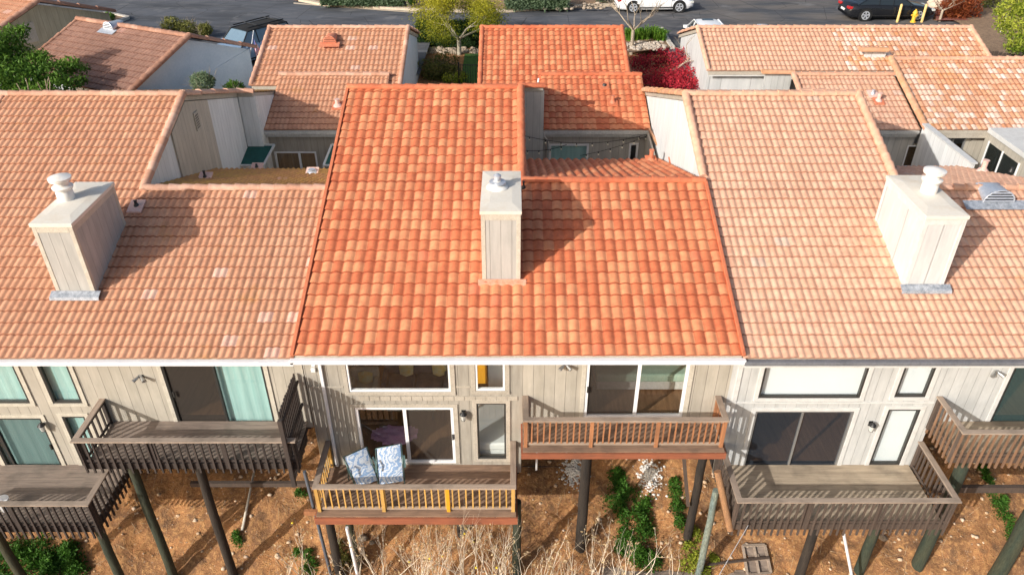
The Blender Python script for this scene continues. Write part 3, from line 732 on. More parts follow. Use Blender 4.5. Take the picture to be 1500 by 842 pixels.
gable('side_wall', HL, M['siding_cream'], -17.5, [(14.65, ZLO-.3), (23, ZLO-.3), (30.8, -14), (30.8, -10.6), (23.3, -8.3), (14.65, -11.3)])
# ---------------- centre house
HC, xs, xb, zf_, rz, lz = townhouse(-5.17, 'townhouse with new bright orange two-tone tile roof and central chimney between paler roofed houses', M['tile_red'], M['cap_red'], M['tile_red'], M['cap_red'], .272, None, c_red, gablemat=M['siding_grey'], lift=.08, amp=.045, flat=.5, RYL=19.58, RYT=23.5, yrear=25.6)
XCs, XCb = xs, xb
for (x, y0, y1) in ((-5.19, YE, 23.5), (XCb-.0, YE, 19.58)):
    MB().beam((x, y0-.02, roofz(y0)+.12), (x, y1, roofz(y1)+.12), .085, .1).build('rake_flashing', M['cap_red'], HC, False, .01)
mb = MB(); mb.beam((XCs+.02, 19.5, roofz(19.5)+.12), (XCs+.02, 23.5, roofz(23.5)+.12), .09, .1)
mb.build('rake_flashing', M['cap_red'], HC, False, .01)
wt_c = rect(512, 661, 573.5, zt=-11.62); ws_c = rect(531, 668, 678, 596)
ws_c = (fx(519.5, 597).x, fx(664, 597).x, ws_c[2], ws_c[3])
w2_c = rect(697, 740, 572, zt=-11.62); wn_c = (fx(698, 590).x, fx(741, 590).x, fx(700, 671).z, fx(698, 590).z)
wu_c = (fx(854.5, 610).x, fx(999, 610).x, fx(860, 611).z, -11.62)
facade('front_wall', HC, M['siding_beige'], -5.17, XCs, ZLO-.3, -11.3, [wt_c, ws_c, w2_c, wn_c])
facade('front_wall', HC, M['siding_cream'], XCs, XCb, ZUP-.3, -11.3, [wu_c])
window(HC, wt_c, M['vinyl'], M['glass'], trim=M['trim_beige'])
window(HC, ws_c, M['vinyl'], M['glass'], split=(ws_c[0]+ws_c[1])/2, name='sliding_door', fw=.075, trim=M['trim_beige'], glass2=M['screen_brown'], handle=ws_c[1]-.05)
window(HC, w2_c, M['vinyl'], M['glass'], trim=M['trim_beige'])
window(HC, wn_c, M['bronze'], M['glass'], trim=M['trim_beige'], fw=.04)
window(HC, wu_c, M['vinyl'], M['screen_brown'], glass2=M['glass'], split=fx(929, 610).x, name='sliding_door', fw=.075, trim=M['trim_cream'], handle=wu_c[0]+.06)
tr = MB(); zz = fx(600, 582).z
for x in np.arange(-3.9, XCs-.1, .27): tr.box(x+.004, x+.262, YW-.02, YW-.001, zz-.09, zz+.05)
tr.box(-5.1, wt_c[0]-.13, YW-.016, YW-.001, fx(480, 566).z-.03, fx(480, 566).z+.02)
tr.box(wt_c[1]+.13, w2_c[0]-.13, YW-.016, YW-.001, fx(480, 566).z-.03, fx(480, 566).z+.02)
tr.build('band_board', M['trim_beige'], HC, False, .003)
room(HC, -5.0, XCs-.1, ZLO, -11.35, 4.6, M['room_wall'], M['room_floor'])
room(HC, XCs+.1, XCb-.1, ZUP, -11.35, 3.6, M['room_wall'], M['room_floor'])
gutter(HC, -5.25, XCb+.06, M['gutter_white'], z=ZE+.05, h=.13)
# downspout
ds = MB(); q = fx(470, 540)
ds.box(q.x-.04, q.x+.04, YW-.07, YW-.005, ZLO-.05, -11.75); ds.beam((q.x, YW-.04, -11.72), (q.x, YE-.02, -11.42), .08, .07)
ds.build('downspout', M['gutter_white'], HC, False, .01)
wbox('junction_box', HC, M['white'], fx(459, 540).x-.05, fx(459, 540).x+.05, YW-.06, YW-.002, fx(459, 540).z-.06, fx(459, 540).z+.06)
deck(HC, -4.95, .1, 12.85, ZLO, .9, M['wood_floor'], M['wood_capg'], M['wood_capgy'], M['wood_yellow'], M['wood_yellow'], M['fascia_red'], 'in', 'LR', sp=.165, goldpost=M['wood_gold'], fh=.26, bottomrail=M['wood_capg'])
deck(HC, .27, 5.3, 13.56, ZUP-.13, .93, M['wood_floor'], M['wood_capg'], M['wood_capgy'], M['wood_cedar'], M['wood_cedar'], M['fascia_red'], 'in', 'LR', sp=.145, fh=.22, bottomrail=M['wood_capg'])
wall_lamp(HC, fx(679, 606)); spot_lamp(HC, fx(828, 533))
chimney(HC, -.74, .2, M['siding_stack'], M['cap_slab'], 'low', -.1, M['flash_red'], M['trim_cream'])
for (u, v, y, zt, m, r) in ((492, 812, 13.3, ZLO-.3, 'pole_dark', .12), (520, 812, 13.5, ZLO-.3, 'pole_green', .11), (757, 800, 13.4, ZLO-.1, 'pole_green', .12), (853, 760, 14.0, ZUP-.36, 'pole_dark', .145), (1016, 740, 14.3, ZUP-.36, 'pole_dark', .12), (1036, 780, 13.35, ZUP-1.3, 'pole_blue', .095), (676, 800, 14.4, ZLO-.3, 'pole_dark', .10)):
    p = P(u, v, Y=y); pole(HC, p.x, y, zt, M[m], r)
wbox('floor_beam', HC, M['wood_dark'], XCs+.05, XCb-.1, 14.66, 18.2, ZUP-.42, ZUP-.31)
wbox('floor_beam', HC, M['wood_dark'], -5.1, XCs-.05, 14.66, 18.2, ZLO-.42, ZLO-.31)
wbox('floor_beam', HC, M['wood_cedar'], -5.4, -4.9, 13.25, 13.33, ZLO-.45, ZLO-.3)
MB().beam(P(999, 640, Y=14.4), P(1008, 740, Y=14.2), .09, .09).build('cross_brace', M['wood_brown'], HC)
MB().tube(P(508, 772, Y=13.1), P(528, 860, Y=12.9), .045).build('drain_pipe', M['gutter_white'], HC, True, 0, False, 40)
MB().tube(P(446, 690, Y=13.6), P(490, 862, Y=13.3), .045).build('drain_pipe', M['pipe_blue'], HC, True, 0, False, 40)
MB().box(P(788, 640, Y=14.5).x-.05, P(788, 640, Y=14.5).x-.0, 14.3, 14.4, -15.2, -14.2).build('cross_brace', M['trim_white'], HC)
# roof fittings, rear wing
p = P(953, 238, Y=25.2); pipe_vent(HC, Vector((p.x, 25.2, lz(25.2)+.04)), M['pot_red'], .42, .075, M['cap_red'])
p = P(988, 240, Y=24.6); pipe_vent(HC, Vector((p.x, 24.6, lz(24.6)+.04)), M['bronze'], .2, .03, M['cap_red'])
p = P(897, 155, Y=29.9); pipe_vent(HC, Vector((p.x, 29.9, -11.17+.35*1.5+.03)), M['pot_red'], .3, .07, M['cap_red'])
p = P(885, 131, Y=30.9); pipe_vent(HC, Vector((p.x, 30.9, -11.17+.35*2.5+.03)), M['bronze'], .1, .05, M['cap_red'])
p = P(767, 272, Y=19.3); pipe_vent(HC, Vector((p.x, 19.3, roofz(19.3)+.08)), M['bronze'], .22, .03)
ww = []
for (u0, u1, v) in ((760, 789, 213), (804.5, 863, 211), (922, 936, 210)):
    a = P(u0, v, Y=28.7); b = P(u1, v, Y=28.7); ww.append((a.x, b.x, -12.75, a.z))
facade('wing_wall', HC, M['siding_shade'], XCs-.1, XCb-.05, -14.2, -11.2, ww, y=28.72)
for i, w in enumerate(ww):
    window(HC, w, M['vinyl'], M['glass'], y=28.72, fw=.085, curtain=(M['curtain_teal'], w[0], w[1]) if i == 1 else None)
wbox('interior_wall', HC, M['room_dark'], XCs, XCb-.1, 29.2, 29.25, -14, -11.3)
dsp = MB(); dsp.tube((XCs+1.02, 28.32, ZE-.0), (XCs+1.02, 28.32, -11.4), .04).tube((XCs+1.02, 28.32, -11.4), (XCs+1.2, 28.62, -11.75), .04).tube((XCs+1.2, 28.62, -11.75), (XCs+1.2, 28.62, -13.8), .04)
dsp.build('downspout', M['gutter_grey'], HC, True, 0, False, 40)
MB().tube((XCs+.75, 29.6, rz(29.6)-.1), (XCs+.8, 29.5, rz(29.5)+.32), .035).build('vent_pipe', M['white'], HC, True)
for o in [o for o in HC.children]:
    pass
# ---------------- right house
HR, xs, xb, zf_, rz, lz = townhouse(5.47, 'townhouse with pale sun-bleached tile roof and white siding, right of the bright orange roofed house', M['tile_right'], M['cap_right'], M['tile_right'], M['cap_right'], .19, None, c_plain(.002), amp=.028, gablemat=M['siding_bright'], wingmat=M['siding_grey'])
XRs, XRb = xs, xb
caps('rake_cap', HR, M['cap_right'], (5.47, RYT, RZT+.02), (5.47, RYL+.05, roofz(RYL)+.02), .12)
caps('rake_cap', HR, M['cap_moss'], (5.47, RYT, RZT+.02), (5.47, 30.95, rz(30.95)+.02), .14, 1.0)
wt_r = rect(1110, 1259, 582.4, zt=-11.62); w2_r = rect(1309, 1354.7, 581, zt=-11.62)
ws_r = rect(1088, 1224.7, 683.5, 601.5); wn_r = rect(1272, 1317, 680, 598.7)
wu_r = rect(1447, 1560, 621, zt=-11.62); wu_r = (wu_r[0], wu_r[0]+2.6, wu_r[2], wu_r[3])
facade('front_wall', HR, M['siding_white'], 5.47, XRs, ZLO-.3, -11.3, [wt_r, w2_r, ws_r, wn_r])
facade('front_wall', HR, M['siding_white'], XRs, XRb+1, ZUP-.3, -11.3, [wu_r])
for w in (wt_r, w2_r, wn_r): window(HR, w, M['bronze'], M['glass'], curtain=(M['curtain_blind'], w[0], w[1]), trim=M['trim_white'])
dv = fx(1154.5, 683).x
window(HR, ws_r, M['alum'], M['screen_blue'], split=dv, name='sliding_door', trim=M['trim_white'], glass2=M['screen_blue'], fw=.045)
window(HR, wu_r, M['bronze'], M['screen_teal'], split=wu_r[0]+1.3, name='sliding_door', trim=M['trim_white'])
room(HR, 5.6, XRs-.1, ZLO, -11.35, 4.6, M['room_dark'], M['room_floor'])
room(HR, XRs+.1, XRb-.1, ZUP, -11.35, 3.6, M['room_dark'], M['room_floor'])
tr = MB(); zz = fx(1200, 588).z
tr.box(5.5, XRs-.1, YW-.024, YW-.002, zz-.05, zz+.0); tr.box(5.6, 5.72, YW-.03, YW-.001, ZLO, -11.4)
tr.build('band_board', M['trim_white'], HR, False, .003)
g = MB(); g.box(5.5, XRb+1, YE-.11, YE+.02, ZE-.14, ZE-.03); g.build('gutter', M['gutter_dark'], HR, False, .01)
wbox('fascia', HR, M['trim_white'], 5.47, XRb+1, YE+.025, YE+.06, ZE-.3, ZE-.06)
deck(HR, 5.62, XRs-.12, 12.68, ZLO, .88, M['wood_tan_x'], M['wood_cap'], M['wood_capy'], M['wood_brown'], M['wood_brown'], M['wood_brown'], 'out', 'LR', lower=.4, sp=.165)
deck(HR, XRs+.05, 14.4, 13.4, ZUP-.08, .86, M['wood_tan_x'], M['wood_cap'], M['wood_capy'], M['wood_rust'], M['wood_brown'], M['wood_brown'], 'out', 'L', lower=.36, sp=.16)
wall_lamp(HR, fx(1274, 622)); spot_lamp(HR, fx(1458, 543))
chimney(HR, 9.9, 10.88, M['panel_white'], M['cap_slab'], 'tall', .1, M['lead'], M['trim_white'], 16.05, -8.55)
for (u, v, y, zt, m, r) in ((1185, 800, 13.1, ZLO-.25, 'pole_dark', .13), (1272, 800, 13.5, ZLO-.25, 'pole_green', .14), (1375, 760, 13.6, ZLO+1.35, 'pole_green', .17), (1484, 800, 13.2, -15, 'pole_green', .2)):
    p = P(u, v, Y=y); pole(HR, p.x, y, zt, M[m], r)
MB().tube(P(1051, 690, Y=13.2), P(1070, 776, Y=12.6), .09, .085, 12).build('log_brace', M['pole_raw'], HR, True, 0, False, 40)
MB().tube(P(1236, 782, Y=13.0), P(1252, 865, Y=12.9), .04).build('drain_pipe', M['gutter_white'], HR, True, 0, False, 40)
wbox('floor_beam', HR, M['wood_brown'], XRs+.4, XRb+1, 14.0, 14.12, P(1450, 718, Y=14.0).z-.1, P(1450, 718, Y=14.0).z+.1)
wbox('floor_beam', HR, M['wood_dark'], XRs+.05, XRb+.9, 14.66, 18.2, ZUP-.42, ZUP-.31)
wbox('floor_beam', HR, M['wood_dark'], 5.55, XRs-.05, 14.66, 18.2, ZLO-.42, ZLO-.31)
p = P(1458, 297, Y=19.2); dormer_vent(HR, Vector((P(1458, 297, Y=18.9).x, 18.9, roofz(18.9)+.03)), M['galv'], M['lead'], .85, .34, .62, flash=1.15)
p = P(1441, 246, Y=23.6); pipe_vent(HR, Vector((p.x, 23.6, lz(23.6)+.04)), M['pot_pink'], .4, .09)
p = P(1482, 248, Y=23.4); pipe_vent(HR, Vector((p.x, 23.4, lz(23.4)+.04)), M['bronze'], .16, .035)
p = P(1310, 250, Y=22.8); pipe_vent(HR, Vector((p.x, 22.8, lz(22.8)+.04)), M['bronze'], .25, .03)
p = P(1286, 150, Y=30.0); pipe_vent(HR, Vector((p.x, 30.0, -11.17+.35*1.6+.03)), M['pot_pink'], .34, .075, M['pot_red'])
p = P(1277, 143, Y=30.4); pipe_vent(HR, Vector((p.x, 30.4, -11.17+.35*2.0+.03)), M['galv'], .2, .05, M['pot_pink'])
a = P(1330, 213, Y=28.7); b = P(1347, 213, Y=28.7); hw = (a.x, b.x, -12.9, a.z)
facade('wing_wall', HR, M['siding_grey'], XRs-.1, XRb+.05, -14.2, -11.2, [hw], y=28.7)
window(HR, hw, M['vinyl'], M['glass_dark'], y=28.7, fw=.05, curtain=(M['curtain_brown'], hw[0], hw[1]))
wbox('wing_wall', HR, M['siding_white'], 10.75, 11.9, 31.85, 31.95, -12.5, -10.05)
caps('ridge_cap', HR, M['cap_moss'], (10.6, 31.8, -9.97), (11.95, 31.8, -9.97), .13, 1.3)
caps('rake_cap', HR, M['cap_right'], (11.88, 31.65, -10.0), (11.88, 28.9, -10.95), .11)
# party wall between the courts
cw = thing('court_wall', 'white boarded wall dividing two courtyards behind the right chimney', 'wall', (16.2, 26.4, -13.9))
MB().box(16.1, 16.25, 24.6, 28.3, -14.1, -10.92).build('panel', M['siding_bright'], cw)
MB().box(16.05, 16.3, 24.55, 28.3, -10.918, -10.86).build('coping', M['trim_white'], cw)
gable('side_wall', HR, M['siding_white'], XRb+.95, [(14.65, ZUP-.3), (24, ZUP-.3), (24, -11.2), (19.4, -9.7), (14.65, -11.3)])
# ---------------- far right house
HQ = thing('townhouse', 'neighbouring house at the right edge with mottled white and orange roof tiles', 'house', (20, 30, -13.9))
def r2s(name, mat, x0, x1, ye, ze, yr, zr, colf=c_bleach): return slope(name, HQ, mat, x0, x1, ye, ze, yr, zr, .2, colf=colf, seg=6)
zr2 = -11.1+.35*4.25
r2s('roof', M['tile_bleached'], 16.25, 26.5, 28.2, -11.1, 32.45, zr2); r2s('roof', M['tile_bleached'], 16.25, 26.5, 36, zr2-.35*3.5, 32.47, zr2-.01)
caps('ridge_cap', HQ, M['cap_right'], (16.2, 32.45, zr2+.03), (26.5, 32.45, zr2+.03))
caps('rake_cap', HQ, M['cap_moss'], (16.2, 32.45, zr2+.03), (16.2, 28.15, -11.1+.03), .13)
caps('ridge_cap', HQ, M['cap_moss'], (15.0, 32.9, -9.35), (16.2, 32.9, -9.35), .14, 1.2)
wbox('side_wall', HQ, M['panel_white'], 15.3, 16.2, 33.0, 33.1, -12, -9.4)
wbox('fascia', HQ, M['trim_beige'], 16.3, 19.0, 28.25, 28.3, -11.45, -11.14)
wbox('rear_wall', HQ, M['siding_cream'], 18.4, 19.3, 28.6, 28.7, -14.1, -11.3)
a = P(1400, 203, Y=28.65)
facade('wing_wall', HQ, M['siding_cream'], 16.3, 18.4, -14.1, -11.3, [(16.5, 18.2, -13.9, -11.5)], y=28.65)
window(HQ, (16.5, 18.2, -13.9, -11.5), M['alum'], M['glass_dark'], y=28.65, split=17.7, name='sliding_door', curtain=(M['curtain_blind'], 16.5, 17.5))
# sun room
q0 = P(1472, 182, Y=27.6)
sx = q0.x-.15
gable('side_wall', HQ, M['siding_cream'], sx+.1, [(24.3, -13.9), (28.3, -13.9), (28.3, -11.2), (24.3, -11.2)], .1)
wbox('roof', HQ, M['trim_white'], sx-.15, sx+5, 24.1, 28.0, -11.1, -10.92)
for (y0, y1) in ((25.9, 26.9), (27.0, 27.9)): wbox('window', HQ, M['glass_dark'], sx+.03, sx+.045, y0, y1, -12.7, -11.5)
for y in (25.85, 26.95, 27.95): wbox('window_frame', HQ, M['vinyl'], sx+.01, sx+.06, y-.03, y+.03, -12.75, -11.45)
wbox('rear_wall', HQ, M['siding_white'], 16.3, 26, 23.5, 23.6, -15, -12.2)
# ---------------- garages
def garage(xa, xb, label, tm, cm, wm, pitch, colf, cols2=None, yr=35.1, zr=-8.97, ye=31.2, split=None, amp=.036, flat=.7, group='garages along the street'):
    g = thing('garage', label, 'garage', ((xa+xb)/2, 35, -12.2), group=group)
    ze = zr-.35*(yr-ye)
    if split:
        slope('roof', g, tm, xa, split, ye, ze, yr, zr, pitch, colf=colf, seg=6); slope('roof', g, cols2, split, xb, ye, ze, yr, zr, pitch, colf=c_bleach, seg=6)
    else: slope('roof', g, tm, xa, xb, ye, ze, yr, zr, pitch, colf=colf, seg=6, amp=amp, flat=flat)
    ye2 = yr+3.8; ze2 = zr-.33*3.8
    slope('roof', g, tm, xa, xb, ye2, ze2, yr+.02, zr-.01, pitch, colf=colf, seg=6, amp=amp, flat=flat)
    caps('ridge_cap', g, cm, (xa, yr, zr+.03), (xb, yr, zr+.03), .1)
    for x in (xa, xb):
        caps('rake_cap', g, cm, (x, yr, zr+.02), (x, ye, ze+.02), .1)
        caps('rake_cap', g, cm, (x, yr, zr+.02), (x, ye2, ze2+.02), .11, 1.0)
        xi = x+.12 if x == xa else x-.12
        gable('side_wall', g, wm, xi, [(ye+.3, ze-.1), (yr, zr-.2), (ye2-.3, ze2-.1), (ye2-.3, -13), (ye+.3, -14)])
    wbox('rear_wall', g, wm, xa+.18, xb-.18, ye+.32, ye+.4, -14, ze-.02)
    wbox('front_wall', g, wm, xa+.18, xb-.18, ye2-.4, ye2-.32, -12.4, ze2-.02)
    wbox('fascia', g, M['trim_white'], xa+.05, xb-.05, ye+.05, ye+.09, ze-.24, ze-.03)
    gd = wbox('garage_door', g, M['trim_white'], xa+.9, xb-.9, ye2-.31, ye2-.27, -12.3, -10.4)
    return g
gl = garage(-10.95, -4.7, 'garage with pale pink-brown tile roof behind the left house, red attic vent', M['tile_left'], M['cap_left'], M['panel_blue'], .2, c_plain(.01))
dormer_vent(gl, P(484, 64, Z=-9.3), M['pot_red'], M['pot_red'], .55, .3)
gc = garage(-1.35, 4.95, 'garage with bright orange two-tone tile roof behind the orange roofed house', M['tile_red'], M['cap_red'], M['siding_grey'], .272, c_red, amp=.05, flat=.55)
MB().tube(P(783, 118, Y=33), P(785, 105, Y=33)+Vector((0, -.1, .25)), .04).build('vent_pipe', M['white'], gc, True)
gr = garage(8.4, 20.75, 'long garage with bleached patchwork tile roof behind the right house', M['tile_right'], M['cap_right'], M['panel_white'], .2, c_plain(.002), cols2=M['tile_bleached'], split=14.4, ye=32.15)
dormer_vent(gr, P(1120, 50, Z=-9.25), M['galv'], M['galv'], .6, .32)
# ---------------- rotated houses at the top left
def side_house(B, lab, length, wallm, w=3.75, sl=.377, tm='tile_brown', cm='cap_brown', vent=None, zb=-13.4, far=3.75, pitch=.2):
    ang = math.atan2(-.43, .903)
    h = thing('house', lab, 'house', (B[0], B[1], zb), ang)
    R = B[2]-zb      # local: x along the ridge (0 at gable end), -y towards the viewer
    n = lambda y: R-abs(y)*sl
    for s, ww in ((-1, w), (1, far)):
        us = (0, -s, sl)
        tiles('roof', h, M[tm], (-length, s*ww, n(ww)), (1, 0, 0), us, length+.12, ww*math.sqrt(1+sl*sl), pitch, .36, seg=6, colf=c_plain(.01), local=True)
    MB().add([(-length, -w, n(w)-.03), (.08, -w, n(w)-.03), (.08, 0, R-.03), (-length, 0, R-.03), (.08, far, n(far)-.03), (-length, far, n(far)-.03)], [(0, 1, 2, 3), (3, 2, 4, 5)]).build('roof_deck', M['trim_beige'], h, local=True)
    caps('ridge_cap', h, M[cm], (-length, 0, R+.04), (.1, 0, R+.04), .12, .36, .05, True)
    caps('rake_cap', h, M[cm], (.1, 0, R+.03), (.1, -w, n(w)+.03), .14, .4, .05, True)
    caps('rake_cap', h, M[cm], (.1, 0, R+.03), (.1, far, n(far)+.03), .14, 1.1, .05, True)
    caps('rake_cap', h, M[cm], (-length, 0, R+.03), (-length, -w, n(w)+.03), .09, .4, .03, True)
    for x in (-.05, -length+.15):
        pts = [(-w+.3, 0), (far-.3, 0), (far-.3, n(far-.3)-.1), (0, R-.12), (-w+.3, n(w-.3)-.1)]
        MB().add([(x-.05, a, b) for a, b in pts]+[(x+.05, a, b) for a, b in pts], [(0, 1, 2, 3, 4), (9, 8, 7, 6, 5)]+[(i, i+5, (i+1) % 5+5, (i+1) % 5) for i in range(5)]).build('side_wall', wallm, h, local=True)
    MB().box(-length+.2, -.1, -w+.3, -w+.4, 0, n(w-.3)-.1).build('front_wall', wallm, h, local=True)
    MB().beam((.02, -w+.4, n(w)-.9), (.02, far-.3, n(far)+.02), .03, .07).build('band_board', wallm, h, local=True)
    return h
h1 = side_house((-13.9, 33.0, -8.8), 'small house set at an angle with brown tiled roof and pale blue gable wall', 6.7, M['panel_blue'])
dv_ = P(165, 54, Z=-9.2)
dd = dormer_vent(None, Vector((0, 0, 0)), M['galv'], M['galv'], .6, .32, .6, .377)
dd.parent = h1
mi = Matrix.Rotation(math.atan2(-.43, .903), 4, 'Z').inverted(); lp = mi @ (Vector((dv_.x+13.9, dv_.y-33.0, 0)))
dd.location = Vector(dd.location)+Vector((lp.x, lp.y, (-8.8+13.4)-abs(lp.y)*.377))
dd.location.z += .0
h2 = side_house((-22.9, 38.1, -8.5), 'house in the top left corner with tan boarded gable wall and tiled roof', 8, M['siding_olive'], w=4.6, far=4.0, sl=.33, tm='tile_left', cm='cap_brown', zb=-12.8)
MB().box(.0, .04, -1.25, -.55, 2.6, 3.5).build('wall_vent', M['trim_beige'], h2, local=True)
MB().box(.0, .05, -3.3, -2.6, .9, 1.5).build('window', M['curtain_blind'], h2, local=True)
# ================================================================== GROUND
def lin(a, b, s): return list(np.arange(a, b, s))
gx = sorted(set([round(v, 3) for v in [-260, -160, -90, -60, -40]+lin(-30, -16, 1)+lin(-16, 17, .14)+lin(17, 32, 1)+[40, 60, 90, 160, 260]]))
gy = sorted(set([round(v, 3) for v in [-150, -60, -20, 0, 5]+lin(8, 10.5, .4)+lin(10.5, 20, .12)+lin(20, 58, .8)+[65, 75, 100, 160, 400]]))
from mathutils import noise as mnoise
def gz(x, y, nz=True):
    z = ground(x, y)
    if y < 24 and y > -30: z += (mnoise.fractal(Vector((x*.35, y*.35, 3)), 1, 2, 4)*.34+mnoise.fractal(Vector((x*1.8, y*1.8, 9)), 1, 2, 4)*.13)*(1 if y < 18 else .3)
    return z
V = [(x, y, gz(x, y)) for y in gy for x in gx]; nx = len(gx)
Fc = [(j*nx+i, j*nx+i+1, (j+1)*nx+i+1, (j+1)*nx+i) for j in range(len(gy)-1) for i in range(nx-1)]
m, nt, b = newmat('earth')
p = pos(nt)
n1 = noise(nt, .9, 6, p); n2 = noise(nt, 7, 6, p); n3 = noise(nt, 38, 4, p)
col = mixc(nt, ramp(nt, n1, .38, .62), (.42, .195, .075), (.26, .13, .06))
col = mixc(nt, mth(nt, 'MULTIPLY', ramp(nt, n2, .45, .7), .8), col, (.58, .31, .12))
vo = N(nt, 'ShaderNodeTexVoronoi'); vo.inputs['Scale'].default_value = 9; L(nt, p, vo.inputs['Vector'])
st = mth(nt, 'MULTIPLY', mth(nt, 'LESS_THAN', vo.outputs['Distance'], .22), ramp(nt, noise(nt, 2.3, 3, p), .5, .6))
col = mixc(nt, mth(nt, 'MULTIPLY', st, .5), col, (.55, .42, .30))
n4 = noise(nt, 2.6, 6, p); col = mixc(nt, mth(nt, 'MULTIPLY', ramp(nt, n4, .52, .66), .6), col, (.13, .075, .045))
col = mixc(nt, mth(nt, 'MULTIPLY', ramp(nt, noise(nt, 14, 5, p), .55, .72), .5), col, (.62, .36, .16))
col = mixc(nt, .35, col, mixc(nt, ramp(nt, n3, .25, .75), (.25, .25, .25), (.75, .75, .75)), 'OVERLAY')
L(nt, col, b.inputs['Base Color']); b.inputs['Roughness'].default_value = .95
bump(nt, b, mth(nt, 'ADD', mth(nt, 'MULTIPLY', n2, 1.5), n3), .8, .06)
gr_ = mkobj('ground', V, Fc, m, None, True); setting(gr_)
def gon(p, dz=0): return Vector((p[0], p[1], gz(p[0], p[1])+dz))
def pg(u, v):
    """where a sight line meets the ground"""
    y = 9.0; prev = None
    while y < 70:
        q = P(u, v, Y=y)
        if q.z <= gz(q.x, q.y): return gon(q)
        y += .04
    return q
# street
m, nt, b = newmat('asphalt')
p = pos(nt); n1 = noise(nt, .25, 5, vscale(nt, p, (1, 2.5, 1))); n2 = noise(nt, 60, 3, p); n3 = noise(nt, 1.5, 6, vscale(nt, p, (.5, 3, 1)))
s = nt.nodes.new('ShaderNodeSeparateXYZ'); L(nt, p, s.inputs[0])
xr = ramp(nt, s.outputs[0], 2, 14)
c1 = mixc(nt, xr, (.10, .108, .125), (.135, .12, .108))
col = mixc(nt, ramp(nt, n1, .4, .62), c1, (.055, .06, .07)); col = mixc(nt, mth(nt, 'MULTIPLY', ramp(nt, n3, .5, .72), .5), col, (.19, .18, .175))
cr = N(nt, 'ShaderNodeTexVoronoi', feature='DISTANCE_TO_EDGE'); cr.inputs['Scale'].default_value = .35; L(nt, p, cr.inputs['Vector'])
crk = mth(nt, 'LESS_THAN', cr.outputs['Distance'], .006); col = mixc(nt, mth(nt, 'MULTIPLY', crk, .7), col, (.02, .02, .022))
col = mixc(nt, mth(nt, 'MULTIPLY', ramp(nt, noise(nt, .6, 5, p), .6, .7), .5), col, (.22, .22, .22))
col = mixc(nt, .4, col, mixc(nt, ramp(nt, n2, .25, .75), (.25, .25, .25), (.75, .75, .75)), 'OVERLAY')
L(nt, col, b.inputs['Base Color']); b.inputs['Roughness'].default_value = .9; bump(nt, b, n2, .4, .01)
asph = m
ZS = -11.8
def sheet(name, pts, mat, z, struct=True):
    mb = MB(); q = [(P(u, v, Z=z)) for u, v in pts]; q = [(a.x, a.y, z) for a in q]; mb.poly(q)
    o = mb.build(name, mat); setting(o); return o
def sheet_xy(name, pts, mat, z):
    o = MB().poly([(x, y, z) for x, y in pts]).build(name, mat); setting(o); return o
far = [(-60, -16), (100, -16), (250, -12), (400, -4), (440, 2), (475, 8), (540, 12), (610, 16), (680, 18), (740, 18), (830, 12), (895, 9), (960, 2), (1030, -10), (1365, -12), (1372, 12), (1366, 30), (1440, 34), (1520, 36), (1600, 40)]
farw = [(P(u, v, Z=ZS).x, P(u, v, Z=ZS).y) for u, v in far]
near = [(26, 37.2), (8.3, 37.2), (8.3, 41.5), (7.4, 44.0), (5.2, 46.2), (4.95, 38.0), (-1.3, 38.0), (-1.3, 46.3), (-4.6, 46.3), (-4.6, 37.4), (-10.9, 37.4), (-30, 40.5), (-48, 44)]
sheet_xy('street', farw+near, asph, ZS)
conc = mottled('concrete', (.50, .46, .40), (.62, .57, .50), 3, .9, .3)
sand = mottled('kerb', (.52, .43, .32), (.62, .52, .40), 3, .9, .3)
def strip(name, pts, w, mat, z0, h, world=True):
    mb = MB(); pr = None
    for i in range(len(pts)-1):
        a = Vector((pts[i][0], pts[i][1], z0+h/2)); b_ = Vector((pts[i+1][0], pts[i+1][1], z0+h/2)); mb.beam(a, b_+(b_-a).normalized()*.02, w, h)
    o = mb.build(name, mat); setting(o); return o
strip('kerb', farw[4:13], .35, sand, ZS, .14)
sheet('gutter_pan', [(484, 38), (608, 41.5), (608, 45), (488, 43.5)], conc, ZS+.004)
sheet('driveway_apron', [(725, 39), (893, 36.5), (899, 41), (722, 44)], conc, ZS+.004)
sheet('lane_edge', [(430, 4), (500, 10), (610, 18), (610, 19.4), (500, 11.6), (430, 6)], sand, ZS+.004)
def litter(label, n, mat, ln, rr):
    mb = MB()
    for _ in range(n):
        x, y = random.uniform(-13, 15), random.uniform(12.4, 17.5); a = random.uniform(0, 6.28); l = random.uniform(*ln)
        if mnoise.noise(Vector((x*.8, y*.8, 5))) < -.05: continue
        p0 = gon((x, y), .02); p1 = gon((x+l*math.cos(a), y+l*math.sin(a)), .04); mb.tube(p0, p1, rr, rr*.5, 4, False)
    return stuff(mb.build('litter', mat), label, 'litter')
mulch = mottled('mulch', (.22, .14, .085), (.38, .25, .15), 5, .95, .8, fine=.6, bdist=.05)
rocks_m = mottled('rock', (.26, .20, .14), (.46, .38, .30), 3, .9, .5, fine=.4)
redmulch = mottled('mulch_red', (.20, .06, .045), (.30, .12, .09), 5, .95, .8, fine=.6)
bank = []
pts = farw[3:13]
mb = MB()
for i in range(len(pts)-1):
    (ax, ay), (bx, by_) = pts[i], pts[i+1]
    mb.quad((ax, ay+.15, ZS+.08), (bx, by_+.15, ZS+.08), (bx, by_+14, ZS+1.6), (ax, ay+14, ZS+1.6))
setting(mb.build('planting_bank', mulch))
sheet('planting_bed', [(1362, 14), (1360, 0), (1378, -14), (1700, -14), (1700, 60), (1560, 95), (1440, 92), (1405, 34)], mulch, ZS+.12)
sheet('planting_bed', [(1370, 12), (1395, 14), (1420, 30), (1371, 30)], redmulch, ZS+.13)
